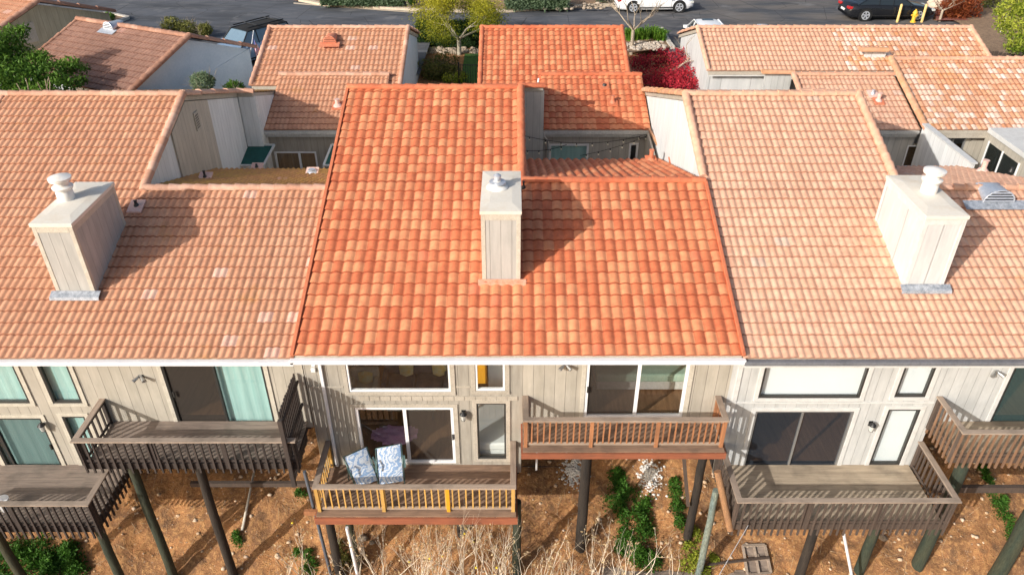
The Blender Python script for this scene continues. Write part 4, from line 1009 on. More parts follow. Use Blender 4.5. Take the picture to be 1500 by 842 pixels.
# small lawn between garages
grassm = mottled('lawn', (.05, .13, .02), (.08, .19, .03), 8, .95, .9, fine=.6, bdist=.05)
setting(MB().poly([(-2.6, 37.5, -12.26), (-1.25, 37.5, -12.26), (-1.25, 42, -12.1), (-2.6, 42, -12.1)]).build('lawn', grassm))
# garden bed with kerb right of the orange garage
bed = [(915, 45), (968, 44), (980, 66), (985, 72), (920, 80)]
bw = [(P(u, v, Z=ZS).x, P(u, v, Z=ZS).y) for u, v in bed]
setting(MB().poly([(x, y, ZS+.1) for x, y in bw]).build('planting_bed', mulch))
strip('kerb', [bw[1], bw[2], bw[3]], .25, conc, ZS, .16)
pb = [(150, 22), (170, 24), (188, 28), (168, 36), (140, 34)]
pw = [(P(u, v, Z=ZS).x, P(u, v, Z=ZS).y) for u, v in pb]
setting(MB().poly([(x, y, ZS+.1) for x, y in pw]).build('planting_bed', mulch)); strip('kerb', pw+[pw[0]], .22, conc, ZS, .16)
# ================================================================== STONES
def stone(c, r, col=(.5, 0, 0)):
    n, k = 7, 5; vs = []; fs = []
    s = (random.uniform(.8, 1.3), random.uniform(.8, 1.2), random.uniform(.5, .8))
    ph = random.random()*6
    for i in range(k):
        a = math.pi*(i/(k-1)); 
        for j in range(n):
            t = 2*math.pi*j/n+ph; w = 1+.18*math.sin(3*t+i+ph)
            vs.append((c[0]+r*s[0]*w*math.sin(a)*math.cos(t), c[1]+r*s[1]*w*math.sin(a)*math.sin(t), c[2]+r*s[2]*math.cos(a)))
    for i in range(k-1):
        for j in range(n): fs.append((i*n+j, (i+1)*n+j, (i+1)*n+(j+1) % n, i*n+(j+1) % n))
    return vs, fs
def stones(name, label, pts, rr, mat):
    mb = MB()
    for q in pts:
        r = random.uniform(*rr); vs, fs = stone((q[0], q[1], q[2]+r*.15), r); mb.add(vs, fs)
    return stuff(mb.build(name, mat, None, True), label, 'stones')
pts = [gon((random.uniform(-13, 15), random.uniform(12.3, 18))) for _ in range(700)]
stones('pebbles', 'loose pale stones and clods scattered over the bare orange dirt slope', pts, (.012, .07), mottled('pebble', (.50, .34, .20), (.62, .50, .38), 3, .95, .4, fine=.4))
def on(u0, u1, v0, v1, z, n): return [P(random.uniform(u0, u1), random.uniform(v0, v1), Z=z) for _ in range(n)]
stones('rocks', 'row of pale rocks edging the bed below the dark hedge and yellow-green tree', [gon(q) for q in on(610, 704, 70, 78, -12.1, 130)], (.08, .17), rocks_m)
stones('rocks', 'pale rocks and chips below the grassy plants beside the bare tree', on(916, 975, 62, 74, ZS+.1, 170), (.05, .12), mottled('rock_light', (.34, .28, .22), (.56, .48, .40), 4, .9, .4, fine=.4))
stones('rocks', 'line of boulders along the far kerb above the white sedan', on(745, 905, 6, 14, ZS+.2, 90), (.08, .18), rocks_m)
stones('rocks', 'tan boulders behind the black sedan by the fire hydrant', on(1368, 1400, 2, 12, ZS+.3, 26), (.3, .55), mottled('rock_tan', (.6, .44, .32), (.7, .56, .44), 2, .9, .4, fine=.4))
for (u, v, r) in ((518, 694, 0), (532, 790, .13), (1108, 815, .12), (1093, 800, .1), (1292, 790, .12), (545, 796, .09)):
    if r:
        q = pg(u, v); vs, fs = stone((q.x, q.y, q.z+r*.3), r); o = MB().add(vs, fs).build('rock', rocks_m, None, True)
        tag(o, {532: 'pale rock on the dirt below the yellow deck, nearest the white drain pipe', 1108: 'flat pale rock beside the wooden pallet, right of the guy wire', 1093: 'small round rock just above the wooden pallet', 1292: 'greenish rock on the dirt below the right lower deck', 545: 'smaller rock on the dirt below the yellow deck, right of the pale rock'}[u], 'rock', 'rocks on the slope')
for (u, v, lab) in ((840, 690, 'crumbled white concrete footing under the left side of the cedar balcony'), (952, 696, 'crumbled white concrete footing under the middle of the cedar balcony')):
    mb = MB()
    q = pg(u, v)
    for i in range(420):
        w = gon((q.x+random.gauss(0, .16), q.y+random.gauss(0, .22)), .0); vs, fs = stone(w, random.uniform(.012, .05)); mb.add(vs, fs)
    stuff(mb.build('footing', mottled('footing_m', (.62, .60, .56), (.75, .73, .70), 5, .95, .5, fine=.4), None, True), lab, 'footing')
litter('fallen twigs and dry grass stalks lying over the bare dirt slope', 1500, mottled('litter_m', (.34, .22, .12), (.62, .48, .30), 5, .9, .2, fine=.4), (.08, .35), .006)
# ================================================================== PLANTS
def leaf_obj(name, parent, mat, pts, size, tint, up=.3, local=False):
    """many small folded leaves; pts (n,3), tint (n,)"""
    n = len(pts); pts = np.asarray(pts)
    d = rng.normal(size=(n, 3)); d[:, 2] += up; d /= np.linalg.norm(d, axis=1)[:, None]
    r = rng.normal(size=(n, 3)); s = np.cross(d, r); s /= np.linalg.norm(s, axis=1)[:, None]
    t = np.cross(s, d)
    L_ = size*rng.uniform(.6, 1.3, n)[:, None]; W = L_*.45
    a = pts; b_ = pts+t*L_*.5+s*W*.5+d*L_*.08; c = pts+t*L_; e = pts+t*L_*.5-s*W*.5+d*L_*.08
    V = np.stack([a, b_, c, e], 1).reshape(-1, 3)
    Fc = np.arange(4*n).reshape(n, 4)
    cols = np.column_stack([tint, np.zeros(n), np.zeros(n)])
    return mkobj(name, V, Fc.tolist(), mat, parent, False, 0, local, cols)
def blob_pts(blobs, n, shell=.6):
    """points spread through overlapping ellipsoids, denser near their outside, with holes"""
    w = np.array([b[1][0]*b[1][1] for b in blobs]); w = w/w.sum(); out = []; ti = []
    for k, (c, r) in enumerate(blobs):
        m_ = int(n*w[k]); d = rng.normal(size=(m_, 3)); d /= np.linalg.norm(d, axis=1)[:, None]
        rad = rng.uniform(shell, 1.08, m_)[:, None]
        q = np.array(c)+d*rad*np.array(r)
        off = rng.normal(0, .16)
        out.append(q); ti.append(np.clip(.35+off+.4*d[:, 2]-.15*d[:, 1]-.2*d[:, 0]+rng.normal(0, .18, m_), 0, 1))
    return np.concatenate(out), np.concatenate(ti)
def clumps(c, R, k, rf=.38):
    out = []
    for _ in range(k):
        d = rng.normal(size=3); d /= np.linalg.norm(d); q = np.array(c)+d*np.array(R)*rng.uniform(.35, .85); f = rf*rng.uniform(.6, 1.2)
        out.append((q, np.array(R)*f))
    return out
LM = dict(green=leaf_mat('leaf_green', (.035, .10, .012), (.16, .30, .04)), dark=leaf_mat('leaf_dark', (.012, .035, .01), (.06, .12, .03)),
 yel=leaf_mat('leaf_yellow', (.16, .19, .012), (.46, .42, .03)), red=leaf_mat('leaf_red', (.20, .010, .022), (.68, .05, .075)),
 lime=leaf_mat('leaf_lime', (.14, .22, .02), (.45, .48, .06)), sage=leaf_mat('leaf_sage', (.08, .13, .07), (.22, .30, .17)),
 grass=leaf_mat('leaf_grass', (.06, .17, .015), (.22, .38, .04)), olive=leaf_mat('leaf_olive', (.07, .08, .02), (.24, .24, .06)),
 straw=leaf_mat('leaf_straw', (.42, .30, .15), (.72, .58, .36)), rust=leaf_mat('leaf_rust', (.16, .03, .015), (.35, .10, .03)), ivy=leaf_mat('leaf_ivy', (.025, .085, .01), (.10, .24, .03)))
bark = mottled('bark', (.28, .22, .16), (.42, .35, .27), 5, .9, .6, stretch=(1, 1, .3), fine=.5)
bark_mid = mottled('bark_mid', (.34, .30, .22), (.46, .42, .33), 5, .9, .4, fine=.4)
bark_pale = mottled('bark_pale', (.50, .46, .38), (.60, .56, .48), 5, .9, .4, stretch=(1, 1, .3), fine=.4)
twigm = mottled('twig', (.60, .50, .38), (.80, .72, .58), 6, .9, .3, fine=.4)
def branches(mb, p, d, length, r, depth, tips, spread=.55, seg=3, up=.15, n=6, kids=(2, 3)):
    q = Vector(p); d = Vector(d).normalized()
    for i in range(seg):
        nd = (d+Vector((random.gauss(0, .12), random.gauss(0, .12), random.gauss(0, .08)+up*.3))).normalized()
        e = q+nd*(length/seg); r2 = r*(1-.38/seg)
        mb.tube(q, e, r, r2, n, False); q = e; d = nd; r = r2
        if depth <= 1: tips.append(q.copy())
    if depth > 0:
        for _ in range(random.randint(*kids)):
            nd = (d+Vector((random.gauss(0, spread), random.gauss(0, spread), random.gauss(up, spread*.6)))).normalized()
            branches(mb, q, nd, length*random.uniform(.6, .85), r*.68, depth-1, tips, spread, seg, up, n, kids)
    else: tips.append(q)
def tree(name, label, cat, base, trunk_len, limb, trunk_r, spread, leaves, leafmat, size, barkm, depth=4, crown=None, group=None, lean=(0, 0, 1), n=6, up=.2, first=4, jit=.25, kids=(2, 3)):
    t = thing(name, label, cat, base, 0, group); base = Vector(base); mb = MB(); tips = []
    top = base+Vector(lean).normalized()*trunk_len; mb.tube(base-Vector((0, 0, .15)), top, trunk_r*1.15, trunk_r, 9, False)
    for i in range(first):
        a = 6.283*(i+random.random()*.5)/first; branches(mb, top-Vector((0, 0, .05)), (math.cos(a)*.9, math.sin(a)*.9, random.uniform(.25, .9)), limb, trunk_r*.6, depth, tips, spread, 3, up, n, kids)
    mb.build('trunk', barkm, t, True)
    if leaves:
        T = np.array([tuple(q) for q in tips]); idx = rng.integers(0, len(T), leaves)
        q = T[idx]+rng.normal(0, jit, (leaves, 3))
        c = T.mean(0); s = T.std(0)+.01
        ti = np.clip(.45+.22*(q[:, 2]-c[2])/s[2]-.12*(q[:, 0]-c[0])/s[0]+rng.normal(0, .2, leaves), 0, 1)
        leaf_obj('crown', t, leafmat, q, size, ti)
    return t
def bush(name, label, cat, c, R, leafmat, n, size, k=9, rf=.45, group=None, stem=True):
    t = thing(name, label, cat, (c[0], c[1], c[2]-R[2]), 0, group)
    b_ = clumps(c, R, k, rf); b_ += [(np.array(c), np.array(R)*.62)]
    q, ti = blob_pts(b_, n, .75); leaf_obj('foliage', t, leafmat, q, size, ti)
    if stem:
        mb = MB(); tips = []
        for _ in range(5): branches(mb, (c[0]+random.gauss(0, R[0]*.2), c[1]+random.gauss(0, R[1]*.2), c[2]-R[2]), (random.gauss(0, .4), random.gauss(0, .4), 1), R[2]*.9, .025, 2, tips, .6, 2, .2, 5)
        mb.build('stem', bark, t, True)
    return t
# left foliage tree
q = P(60, 92, Y=27.5)
tb = Vector((q.x-1, 27.6, -13.9))
t = thing('leafy_tree', 'dense bright green tree at the left edge behind the faded roof', 'tree', tb)
cl = []
for (u, v, y, r) in ((-20, 70, 28, 1.0), (15, 75, 28.5, .75), (5, 100, 27.5, .9), (50, 95, 28, .75), (30, 118, 27, .95), (75, 108, 27.6, .7), (100, 95, 28, .42), (118, 100, 28.1, .3), (85, 128, 27, .8), (20, 50, 28.6, .5), (-15, 120, 26.6, 1.1), (32, 42, 28.6, .22), (60, 82, 28.3, .35), (116, 118, 27.8, .3), (50, 140, 26.5, 1.0)):
    y *= 1.07; r *= 1.0; p_ = P(u, v, Y=y); cl.append((np.array(p_), np.array((r*1.1, r, r*.62))))
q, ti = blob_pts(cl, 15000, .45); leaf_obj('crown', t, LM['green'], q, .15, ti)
mb = MB(); tips = []; branches(mb, tb, (0, 0, 1), 1.8, .2, 3, tips, .6, 3, .3, 8); mb.build('trunk', bark, t, True)
# yellow tree between garages
b0 = P(673, 82, Z=-12.2)
tree('flowering_tree', 'airy yellow-green tree with pale trunk in the gap behind the dark hedge', 'tree', (b0.x, b0.y, -12.25), 1.0, 1.0, .11, .36, 24000, LM['yel'], .09, bark_mid, 3, n=6, up=.12, first=7, jit=.33, kids=(2, 3))
# bare tree and red maple
b0 = P(925, 76, Z=-12.0)
tree('bare_tree', 'leafless grey tree in front of the white sedan', 'tree', (b0.x, b0.y, -12.0), 1.2, 1.1, .09, .42, 0, None, 0, bark, 4, n=5, up=.15, first=5, kids=(2, 3))
q = P(985, 100, Y=35.6)
t = thing('maple_tree', 'crimson leaved maple tree between the orange garage and the white gable wall', 'tree', (q.x, q.y, -12.4))
cl = []
for (u, v, y, r) in ((955, 92, 36.5, .75), (935, 92, 37, .6), (985, 84, 37, .7), (1003, 76, 37.5, .4), (1000, 98, 36, .75), (968, 112, 35.3, .8), (1012, 112, 34.9, .75), (985, 120, 34.6, .9), (1022, 122, 34.2, .5), (940, 112, 35.8, .6), (970, 75, 37.6, .3), (950, 128, 34.2, .8), (1000, 130, 33.9, .8)):
    p_ = P(u, v, Y=y); cl.append((np.array(p_), np.array((r*1.12, r*.95, r*.58))))
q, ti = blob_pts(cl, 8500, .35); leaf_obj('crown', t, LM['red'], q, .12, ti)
mb = MB(); tips = []; branches(mb, (t.location.x, t.location.y, -12.4), (0, 0, 1), 1.3, .12, 4, tips, .7, 3, .1, 6); mb.build('trunk', bark, t, True)
# hedges
def hedge(label, u0, u1, v0, v1, zt, mat, n, size, depth=1.6, zb=-12.2, group='clipped hedges'):
    a = P(u0, v1, Z=zb); b_ = P(u1, v1, Z=zb)
    x0, x1, y0 = a.x, b_.x, (a.y+b_.y)/2
    h = zt-zb
    pts = []; ti = []
    for _ in range(n):
        f = random.random()
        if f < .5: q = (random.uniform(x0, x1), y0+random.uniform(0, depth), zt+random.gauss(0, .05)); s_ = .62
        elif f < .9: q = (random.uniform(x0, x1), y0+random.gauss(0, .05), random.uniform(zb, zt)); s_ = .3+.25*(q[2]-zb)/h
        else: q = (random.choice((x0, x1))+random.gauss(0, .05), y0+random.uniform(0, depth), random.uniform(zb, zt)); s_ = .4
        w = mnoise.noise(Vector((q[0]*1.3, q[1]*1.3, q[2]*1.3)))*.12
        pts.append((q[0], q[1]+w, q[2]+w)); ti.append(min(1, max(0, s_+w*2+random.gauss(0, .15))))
    t = thing('hedge', label, 'hedge', ((x0+x1)/2, y0+depth/2, zb), 0, group)
    leaf_obj('foliage', t, mat, pts, size, np.array(ti))
    MB().box(x0+.08, x1-.08, y0+.08, y0+depth-.08, zb, zt-.08).build('inner_twigs', LM['dark'], t)
    return t
hedge('dark green clipped hedge behind the pale trunk of the yellow-green tree', 611, 704, 44, 70, -10.9, LM['dark'], 7000, .13, 1.3, -12.1)
q = P(641, 104, Y=38.0)
bush('shrub', 'broad mid green shrub filling the gap right of the pale gable wall, below the tree', 'shrub', (q.x, 38.4, -12.0), (1.45, .9, .8), LM['olive'], 4200, .13, 12, .42)
bush('shrub', 'bright leafy shrub close against the lawn between the garages', 'shrub', (P(668, 108, Y=37.8).x, 37.7, -12.2), (.6, .5, .5), LM['lime'], 1100, .12, 6)
hedge('long clipped hedge on the far bank, left of the yellow-green tree', 470, 590, -4, 9, -10.9, LM['sage'], 5000, .16, 1.5, -11.6)
hedge('clipped hedge on the far bank, right of the yellow-green tree', 741, 832, -4, 14, -10.9, LM['sage'], 4000, .16, 1.5, -11.6)
q = P(601, 8, Z=-11.5); bush('shrub', 'narrow bright green shrub at the far kerb beside the yellow-green tree', 'shrub', (q.x, q.y, -11.0), (.4, .4, .8), LM['green'], 900, .13, 5)
q = P(884, -2, Z=-11.4); bush('shrub', 'dark low shrub on the far bank just left of the white sedan', 'shrub', (q.x, q.y, -11.0), (1.2, .8, .6), LM['sage'], 1300, .14, 7)
# fence with bars beside lawn
t = thing('garden_fence', 'thin black railing on the small lawn beside the orange garage', 'fence', (-1.9, 37.4, -12.3))
mb = MB()
for x in np.arange(-2.55, -1.3, .12): mb.box(x-.012, x+.012, 37.39, 37.41, -12.3, -11.3)
mb.box(-2.6, -1.3, 37.385, 37.415, -11.35, -11.32); mb.build('bars', M['black'], t); wbox('post', t, M['black'], -2.68, -2.6, 37.36, 37.44, -12.3, -11.2)
# shrubs at the left
for i, (u, v, r, lab) in enumerate(((253, 52, .8, 'leftmost of the rusty green shrubs at the street above the brown roof'), (280, 54, .75, 'middle one of the rusty green shrubs at the street above the brown roof'), (303, 58, .55, 'rightmost of the rusty green shrubs at the street, by the dark car'))):
    q = P(u, v, Z=-11.9); bush('shrub', lab, 'shrub', (q.x, q.y, -11.35), (r*1.1, r*.8, .5), LM['olive'], 1500, .12, 8, .45, 'rusty green shrubs by the street')
q = P(297, 122, Y=31.5); bush('shrub', 'round grey-green clipped shrub in front of the pale blue gable wall', 'shrub', (q.x, q.y, q.z+.05), (.78, .7, .62), LM['sage'], 3200, .09, 3, .25)
q = P(345, 128, Y=31.8); bush('shrub', 'small bright green shrub right of the round grey-green one', 'shrub', (q.x, q.y, q.z), (.5, .45, .4), LM['green'], 1300, .11, 5)
q = P(162, 31, Z=-11.7); bush('shrub', 'small green shrub inside the kerbed planter by the street', 'shrub', (q.x, q.y, -11.45), (.55, .4, .3), LM['green'], 700, .12, 5)
# grass-like clumps
for i, (u, v, lab) in enumerate(((922, 58, 'leftmost bright grassy clump beside the bare tree'), (940, 57, 'second grassy clump from the left, right of the bare tree'), (954, 55, 'tallest of the grassy clumps beside the driveway kerb'), (966, 58, 'rightmost grassy clump at the driveway kerb'))):
    q = P(u, v, Z=ZS+.1); t = thing('grassy_plant', lab, 'plant', q, 0, 'grassy clumps beside the bare tree')
    mb = MB(); 
    for _ in range(240):
        a = random.uniform(0, 6.28); l = random.uniform(.4, .8); s_ = random.uniform(.15, .7)
        b0 = q+Vector((random.gauss(0, .16), random.gauss(0, .16), 0)); d = Vector((math.cos(a), math.sin(a), 0)); w = Vector((-math.sin(a), math.cos(a), 0))*.025
        m1 = b0+d*(l*s_*.5)+Vector((0, 0, l*.75)); e = b0+d*(l*s_*1.1)+Vector((0, 0, l*.7))
        mb.add([b0-w, b0+w, m1+w, m1-w, e], [(0, 1, 2, 3), (3, 2, 4)], (random.random(), 0, 0))
    mb.build('blades', LM['grass'], t)
# right corner
q = P(1418, 16, Z=-11.3); bush('shrub', 'red-brown shrub mass behind the fire hydrant', 'shrub', (q.x-.6, q.y, -10.9), (1.7, 1.2, 1.0), LM['rust'], 4200, .16, 11)
q = P(1400, 10, Z=-11.3); bush('shrub', 'olive shrub among the red-brown ones right of the black sedan', 'shrub', (q.x+2.6, q.y+1.5, -10.8), (1.2, 1.0, .9), LM['olive'], 2200, .15, 8)
q = P(1376, 32, Z=ZS); tree('bare_tree', 'slender leafless tree beside the yellow hydrant', 'tree', (q.x, q.y, ZS), .7, .8, .07, .45, 0, None, 0, bark, 3, n=5)
q = P(1500, 60, Y=38)
t = thing('leafy_tree', 'lime green leafy tree in the top right corner', 'tree', (q.x+.6, 38.5, -12.2))
cl = []
for (u, v, y, r) in ((1480, 15, 39, .7), (1500, 5, 39.5, .9), (1470, 35, 38.5, .5), (1495, 45, 38, .9), (1515, 65, 37.5, .9), (1485, 68, 37, .45), (1530, 20, 39, 1.2), (1462, 18, 39, .3)):
    p_ = P(u, v, Y=y); cl.append((np.array(p_), np.array((r, r, r*.7))))
q, ti = blob_pts(cl, 6500, .4); leaf_obj('crown', t, LM['lime'], q, .15, ti)
mb = MB(); tips = []; branches(mb, t.location, (0, 0, 1), 1.6, .14, 3, tips, .6, 3, .3, 6); mb.build('trunk', bark, t, True)
a = P(1462, 56, Z=-12.0)
tag(MB().tube(a, a+Vector((.1, .1, 1.3)), .04, .035, 8).build('stake', bark_pale, None, True), 'pale thin stake standing in the mulch below the lime green tree', 'stake')
t = thing('garden_fence', 'low dark board fence at the right edge above the patchwork roof', 'fence', P(1475, 82, Z=-11.6))
for i in range(14):
    q = P(1448+i*6, 74+i*.9, Z=-11.0); MB().box(q.x-.09, q.x+.09, q.y-.02, q.y+.02, -12.4, -11.0+random.uniform(-.03, .03)).build('board', M['wood_brown'], t)
# hydrant and bollards
def bollard(u, v, label):
    q = P(u, v, Z=ZS); o = MB().lathe(q, [(.075, 0), (.075, 1.0), (.05, 1.06), (.0, 1.08)], 14).build('bollard', plain('bollard_paint', (.75, .52, .2), .5), None, True, 0, False, 40)
    tag(o, label, 'bollard', 'bollards guarding the hydrant')
bollard(1314, 33, 'tan bollard left of the yellow fire hydrant'); bollard(1350, 33, 'tan bollard right of the yellow fire hydrant')
q = P(1337, 33, Z=ZS); hyd = plain('hydrant_paint', (.80, .48, .05), .5)
t = thing('fire_hydrant', 'yellow fire hydrant between two tan bollards beside the black sedan', 'hydrant', q)
MB().lathe(q, [(.17, 0), (.17, .05), (.11, .07), (.11, .5), (.15, .52), (.15, .56), (.1, .66), (.04, .72), (.04, .77)], 16).build('barrel', hyd, t, True, 0, False, 40)
MB().tube(q+Vector((-.2, 0, .42)), q+Vector((.2, 0, .42)), .055, .055, 10).tube(q+Vector((0, 0, .4)), q+Vector((0, -.19, .4)), .07, .07, 10).build('outlet', hyd, t, True, 0, False, 40)
# ================================================================== SLOPE PLANTS
def patch(label, pixels, n, size, mat, hgt=.16, name='weed_patch', cat='weeds'):
    pts = []; ti = []
    cs = [(pg(u, v), r) for u, v, r in pixels]
    for _ in range(n):
        c, r = random.choice(cs); a = random.uniform(0, 6.28); d = r*1.25*math.sqrt(random.random())*random.uniform(.5, 1.25)
        x, y = c.x+d*math.cos(a), c.y+d*math.sin(a); h = random.random()*hgt*(1.1-d/(r*1.3))
        w = mnoise.noise(Vector((x*3, y*3, 1)))
        if w < -.28 and random.random() < .8: continue
        pts.append((x, y, gz(x, y)+h+.02)); ti.append(min(1, max(0, .25+h/hgt*.5+random.gauss(0, .18)+w*.3)))
    o = leaf_obj(name, None, mat, pts, size, np.array(ti), .8); return tag(o, label, cat)
patch('dense green weeds on the dirt at the bottom left corner', [(110, 835, .3), (100, 812, .25), (20, 815, .45), (55, 812, .4), (30, 840, .5), (75, 830, .25), (0, 825, .4), (60, 845, .4)], 6500, .10, LM['ivy'], .28)
patch('lush green ground ivy in the middle of the slope under the cedar balcony', [(915, 722, .36), (905, 742, .36), (928, 757, .42), (942, 775, .32), (920, 788, .26), (935, 812, .26), (952, 820, .28), (912, 805, .2), (905, 703, .2), (945, 745, .25)], 8200, .085, LM['ivy'], .25)
patch('narrow strip of dark ivy left of the leaning post under the cedar balcony', [(990, 725, .18), (992, 745, .18), (995, 765, .15), (988, 710, .15)], 1500, .08, LM['ivy'], .2)
patch('light green leafy growth at the foot of the blue-grey post', [(1015, 785, .2), (1010, 805, .2), (1018, 820, .22), (1030, 840, .2), (1005, 830, .2)], 1800, .075, LM['lime'], .25)
patch('round cushion of yellow-green moss beside the blue-grey post', [(1044, 822, .13)], 900, .05, LM['lime'], .12)
patch('green weeds beside the dark left drain pipe', [(445, 730, .14), (438, 724, .1)], 500, .07, LM['ivy'], .2)
patch('leafy weeds on the dirt below the left corner of the yellow deck', [(452, 815, .14), (458, 830, .16), (448, 840, .15), (436, 812, .1)], 800, .08, LM['ivy'], .25)
patch('small tuft of weeds between the two tall posts of the left house', [(346, 785, .12), (350, 795, .1)], 400, .07, LM['ivy'], .18)
patch('trailing strip of green vine down the dirt at the right edge', [(1440, 690, .14), (1446, 705, .14), (1452, 722, .15), (1462, 745, .2), (1475, 765, .22), (1480, 785, .2), (1470, 735, .12)], 2600, .075, LM['ivy'], .2)
patch('greenish weeds behind the white drain pipe below the yellow deck', [(497, 810, .16), (505, 830, .2)], 700, .08, LM['olive'], .4)
# dry shrubs in the foreground
def dry_shrub(u, h, n, label, y=11.0, wide=.5, flowers=0):
    x = P(u, 842, Y=y).x; b0 = gon((x, y)); t = thing('dry_shrub', label, 'shrub', b0, 0, 'dry shrubs along the foot of the slope')
    mb = MB(); tips = []
    for _ in range(n):
        s0 = b0+Vector((random.gauss(0, wide*.3), random.gauss(0, .2), -.05))
        branches(mb, s0, (random.gauss(0, .35), random.gauss(0, .3), 1), h*random.uniform(.3, .5), random.uniform(.016, .026), 3, tips, .3, 3, .3, 4, (1, 3))
    mb.build('twigs', twigm, t, False)
    T = np.array([tuple(q) for q in tips]); k = len(T)
    idx = rng.integers(0, k, int(k*.28)); q = T[idx]+rng.normal(0, .03, (len(idx), 3))
    leaf_obj('curled_leaves', t, LM['straw'], q, .085, rng.random(len(idx)), -.3)
    if flowers:
        mf = MB()
        for q in random.sample(tips, flowers): mf.lathe(q, [(.0, -.01), (.035, 0), (.02, .025)], 6)
        mf.build('flower', plain('flower_yellow', (.8, .6, .05), .6), t)
DS = [(420, 1.6, 3, 'sparse dry shrub with one yellow flower left of the yellow deck', 1), (455, 1.3, 5, 'low dry shrub left of the dark drain pipe', 0), (560, 1.7, 9, 'dry straw-coloured shrub right of the white drain pipe', 1), (605, 1.8, 10, 'dry shrub second from the left below the yellow deck', 2), (650, 2.0, 13, 'wide dry shrub under the middle of the yellow deck', 2), (690, 2.4, 16, 'tallest dry shrub with whitish twigs touching the deck edge', 3), (735, 1.9, 11, 'dry shrub under the right corner of the yellow deck', 1), (785, 1.6, 9, 'dry shrub just right of the green post', 0), (830, 1.4, 8, 'short dry shrub left of the broad dark post', 0), (880, 1.5, 9, 'dry shrub in front of the broad dark post', 0), (930, 1.45, 8, 'dry shrub below the green ground ivy', 0), (985, 1.35, 8, 'rightmost dry shrub near the leaning post', 0), (515, 1.3, 6, 'thin dry shrub between the two drain pipes', 1)]
for d_ in DS: dry_shrub(d_[0], d_[1]*1.25, d_[2], d_[3], 12.9+random.uniform(-.2, .2), .6, d_[4])
# pallet, planks, wire
q = pg(1110, 822)
t = thing('pallet', 'grey wooden pallet frame lying on the dirt below the right lower deck', 'pallet', q)
c4_ = [pg(1087, 802), pg(1119, 802), pg(1128, 842), pg(1094, 845)]; c4_ = [p_+Vector((0, 0, .08)) for p_ in c4_]
mb = MB()
for i in range(4): mb.beam(c4_[i], c4_[(i+1) % 4], .07, .05)
mb.beam((c4_[0]+c4_[1])/2, (c4_[2]+c4_[3])/2, .06, .05); mb.beam((c4_[0]+c4_[3])/2, (c4_[1]+c4_[2])/2, .06, .05)
mb.build('frame', M['wood_cap'], t); MB().quad(*[p_-Vector((0, 0, .04)) for p_ in c4_]).build('panel', M['wood_dark_x'], t)
a, b_ = pg(1035, 833), pg(1125, 823)
tag(MB().beam(a+Vector((0, 0, .13)), b_+Vector((0, 0, .16)), .06, .05).build('plank', M['wood_brown'], None), 'long thin plank lying across the pallet', 'plank')
a, b_ = pg(880, 836), pg(1090, 840)
for i in range(3):
    o = MB().beam(a+Vector((0, -.12*i, .03+.02*i)), b_+Vector((0, -.12*i, .03+.02*i)), .13, .03).build('plank', M['wood_cap'], None)
    tag(o, ['upper', 'middle', 'lower'][i]+' of three grey boards lying along the dirt left of the pallet', 'plank', 'grey boards on the dirt')
a, b_ = P(1096, 769, Y=12.55), P(1052, 844, Y=11.0)
tag(MB().tube(a, b_, .008, .008, 6).build('guy_wire', M['white']), 'thin pale guy wire running down from the right lower deck', 'wire')
a, b_ = pg(376, 690), pg(356, 780)
tag(MB().tube(a+Vector((0, 0, .2)), b_+Vector((0, 0, .08)), .035, .04, 8).build('pole', bark_pale, None, True), 'pale slanting pole lying on the dirt under the left dark balcony', 'pole')
a, b_ = pg(840, 697), pg(765, 700)
tag(MB().tube(a+Vector((0, 0, .35)), b_+Vector((0, 0, .45)), .012, .012, 6).build('cable', M['black']), 'thin dark cable hanging across the dirt right of the yellow deck', 'cable')
q = P(2, 731, Z=ZLO+.35)
t = thing('bucket', 'white round bucket standing on the weathered deck at the left edge', 'bucket', (q.x, q.y, ZLO+.0))
MB().lathe((q.x, q.y, ZLO+.002), [(.12, 0), (.15, .3), (.155, .32)], 20).build('body', M['white'], t, True, 0, False, 40); MB().lathe((q.x, q.y, ZLO+.33), [(.16, 0), (.16, .02), (.0, .03)], 20).build('lid', M['white'], t, True, 0, False, 40)
# ================================================================== FOLDING CHAIRS
m, nt, b = newmat('cushion_print')
tc = nt.nodes.new('ShaderNodeTexCoord'); mp = vscale(nt, tc.outputs['Object'], (21, 21, 21)); mpr = nt.nodes.new('ShaderNodeMapping'); mpr.inputs['Rotation'].default_value = (.3, .2, .78); L(nt, mp, mpr.inputs[0])
w1 = N(nt, 'ShaderNodeTexWave'); w1.inputs['Scale'].default_value = .22; w1.inputs['Distortion'].default_value = 14; w1.inputs['Detail'].default_value = 3; L(nt, mpr.outputs[0], w1.inputs[0])
f1 = noise(nt, 3.2, 3, mpr.outputs[0])
col = mixc(nt, ramp(nt, w1.outputs[1], .55, .75), (.66, .72, .78), (.28, .42, .64)); col = mixc(nt, ramp(nt, f1, .60, .66), col, (.05, .10, .28))
L(nt, col, b.inputs['Base Color']); b.inputs['Roughness'].default_value = .8; cush = m
green = plain('frame_green', (.10, .17, .16), .4, .3)
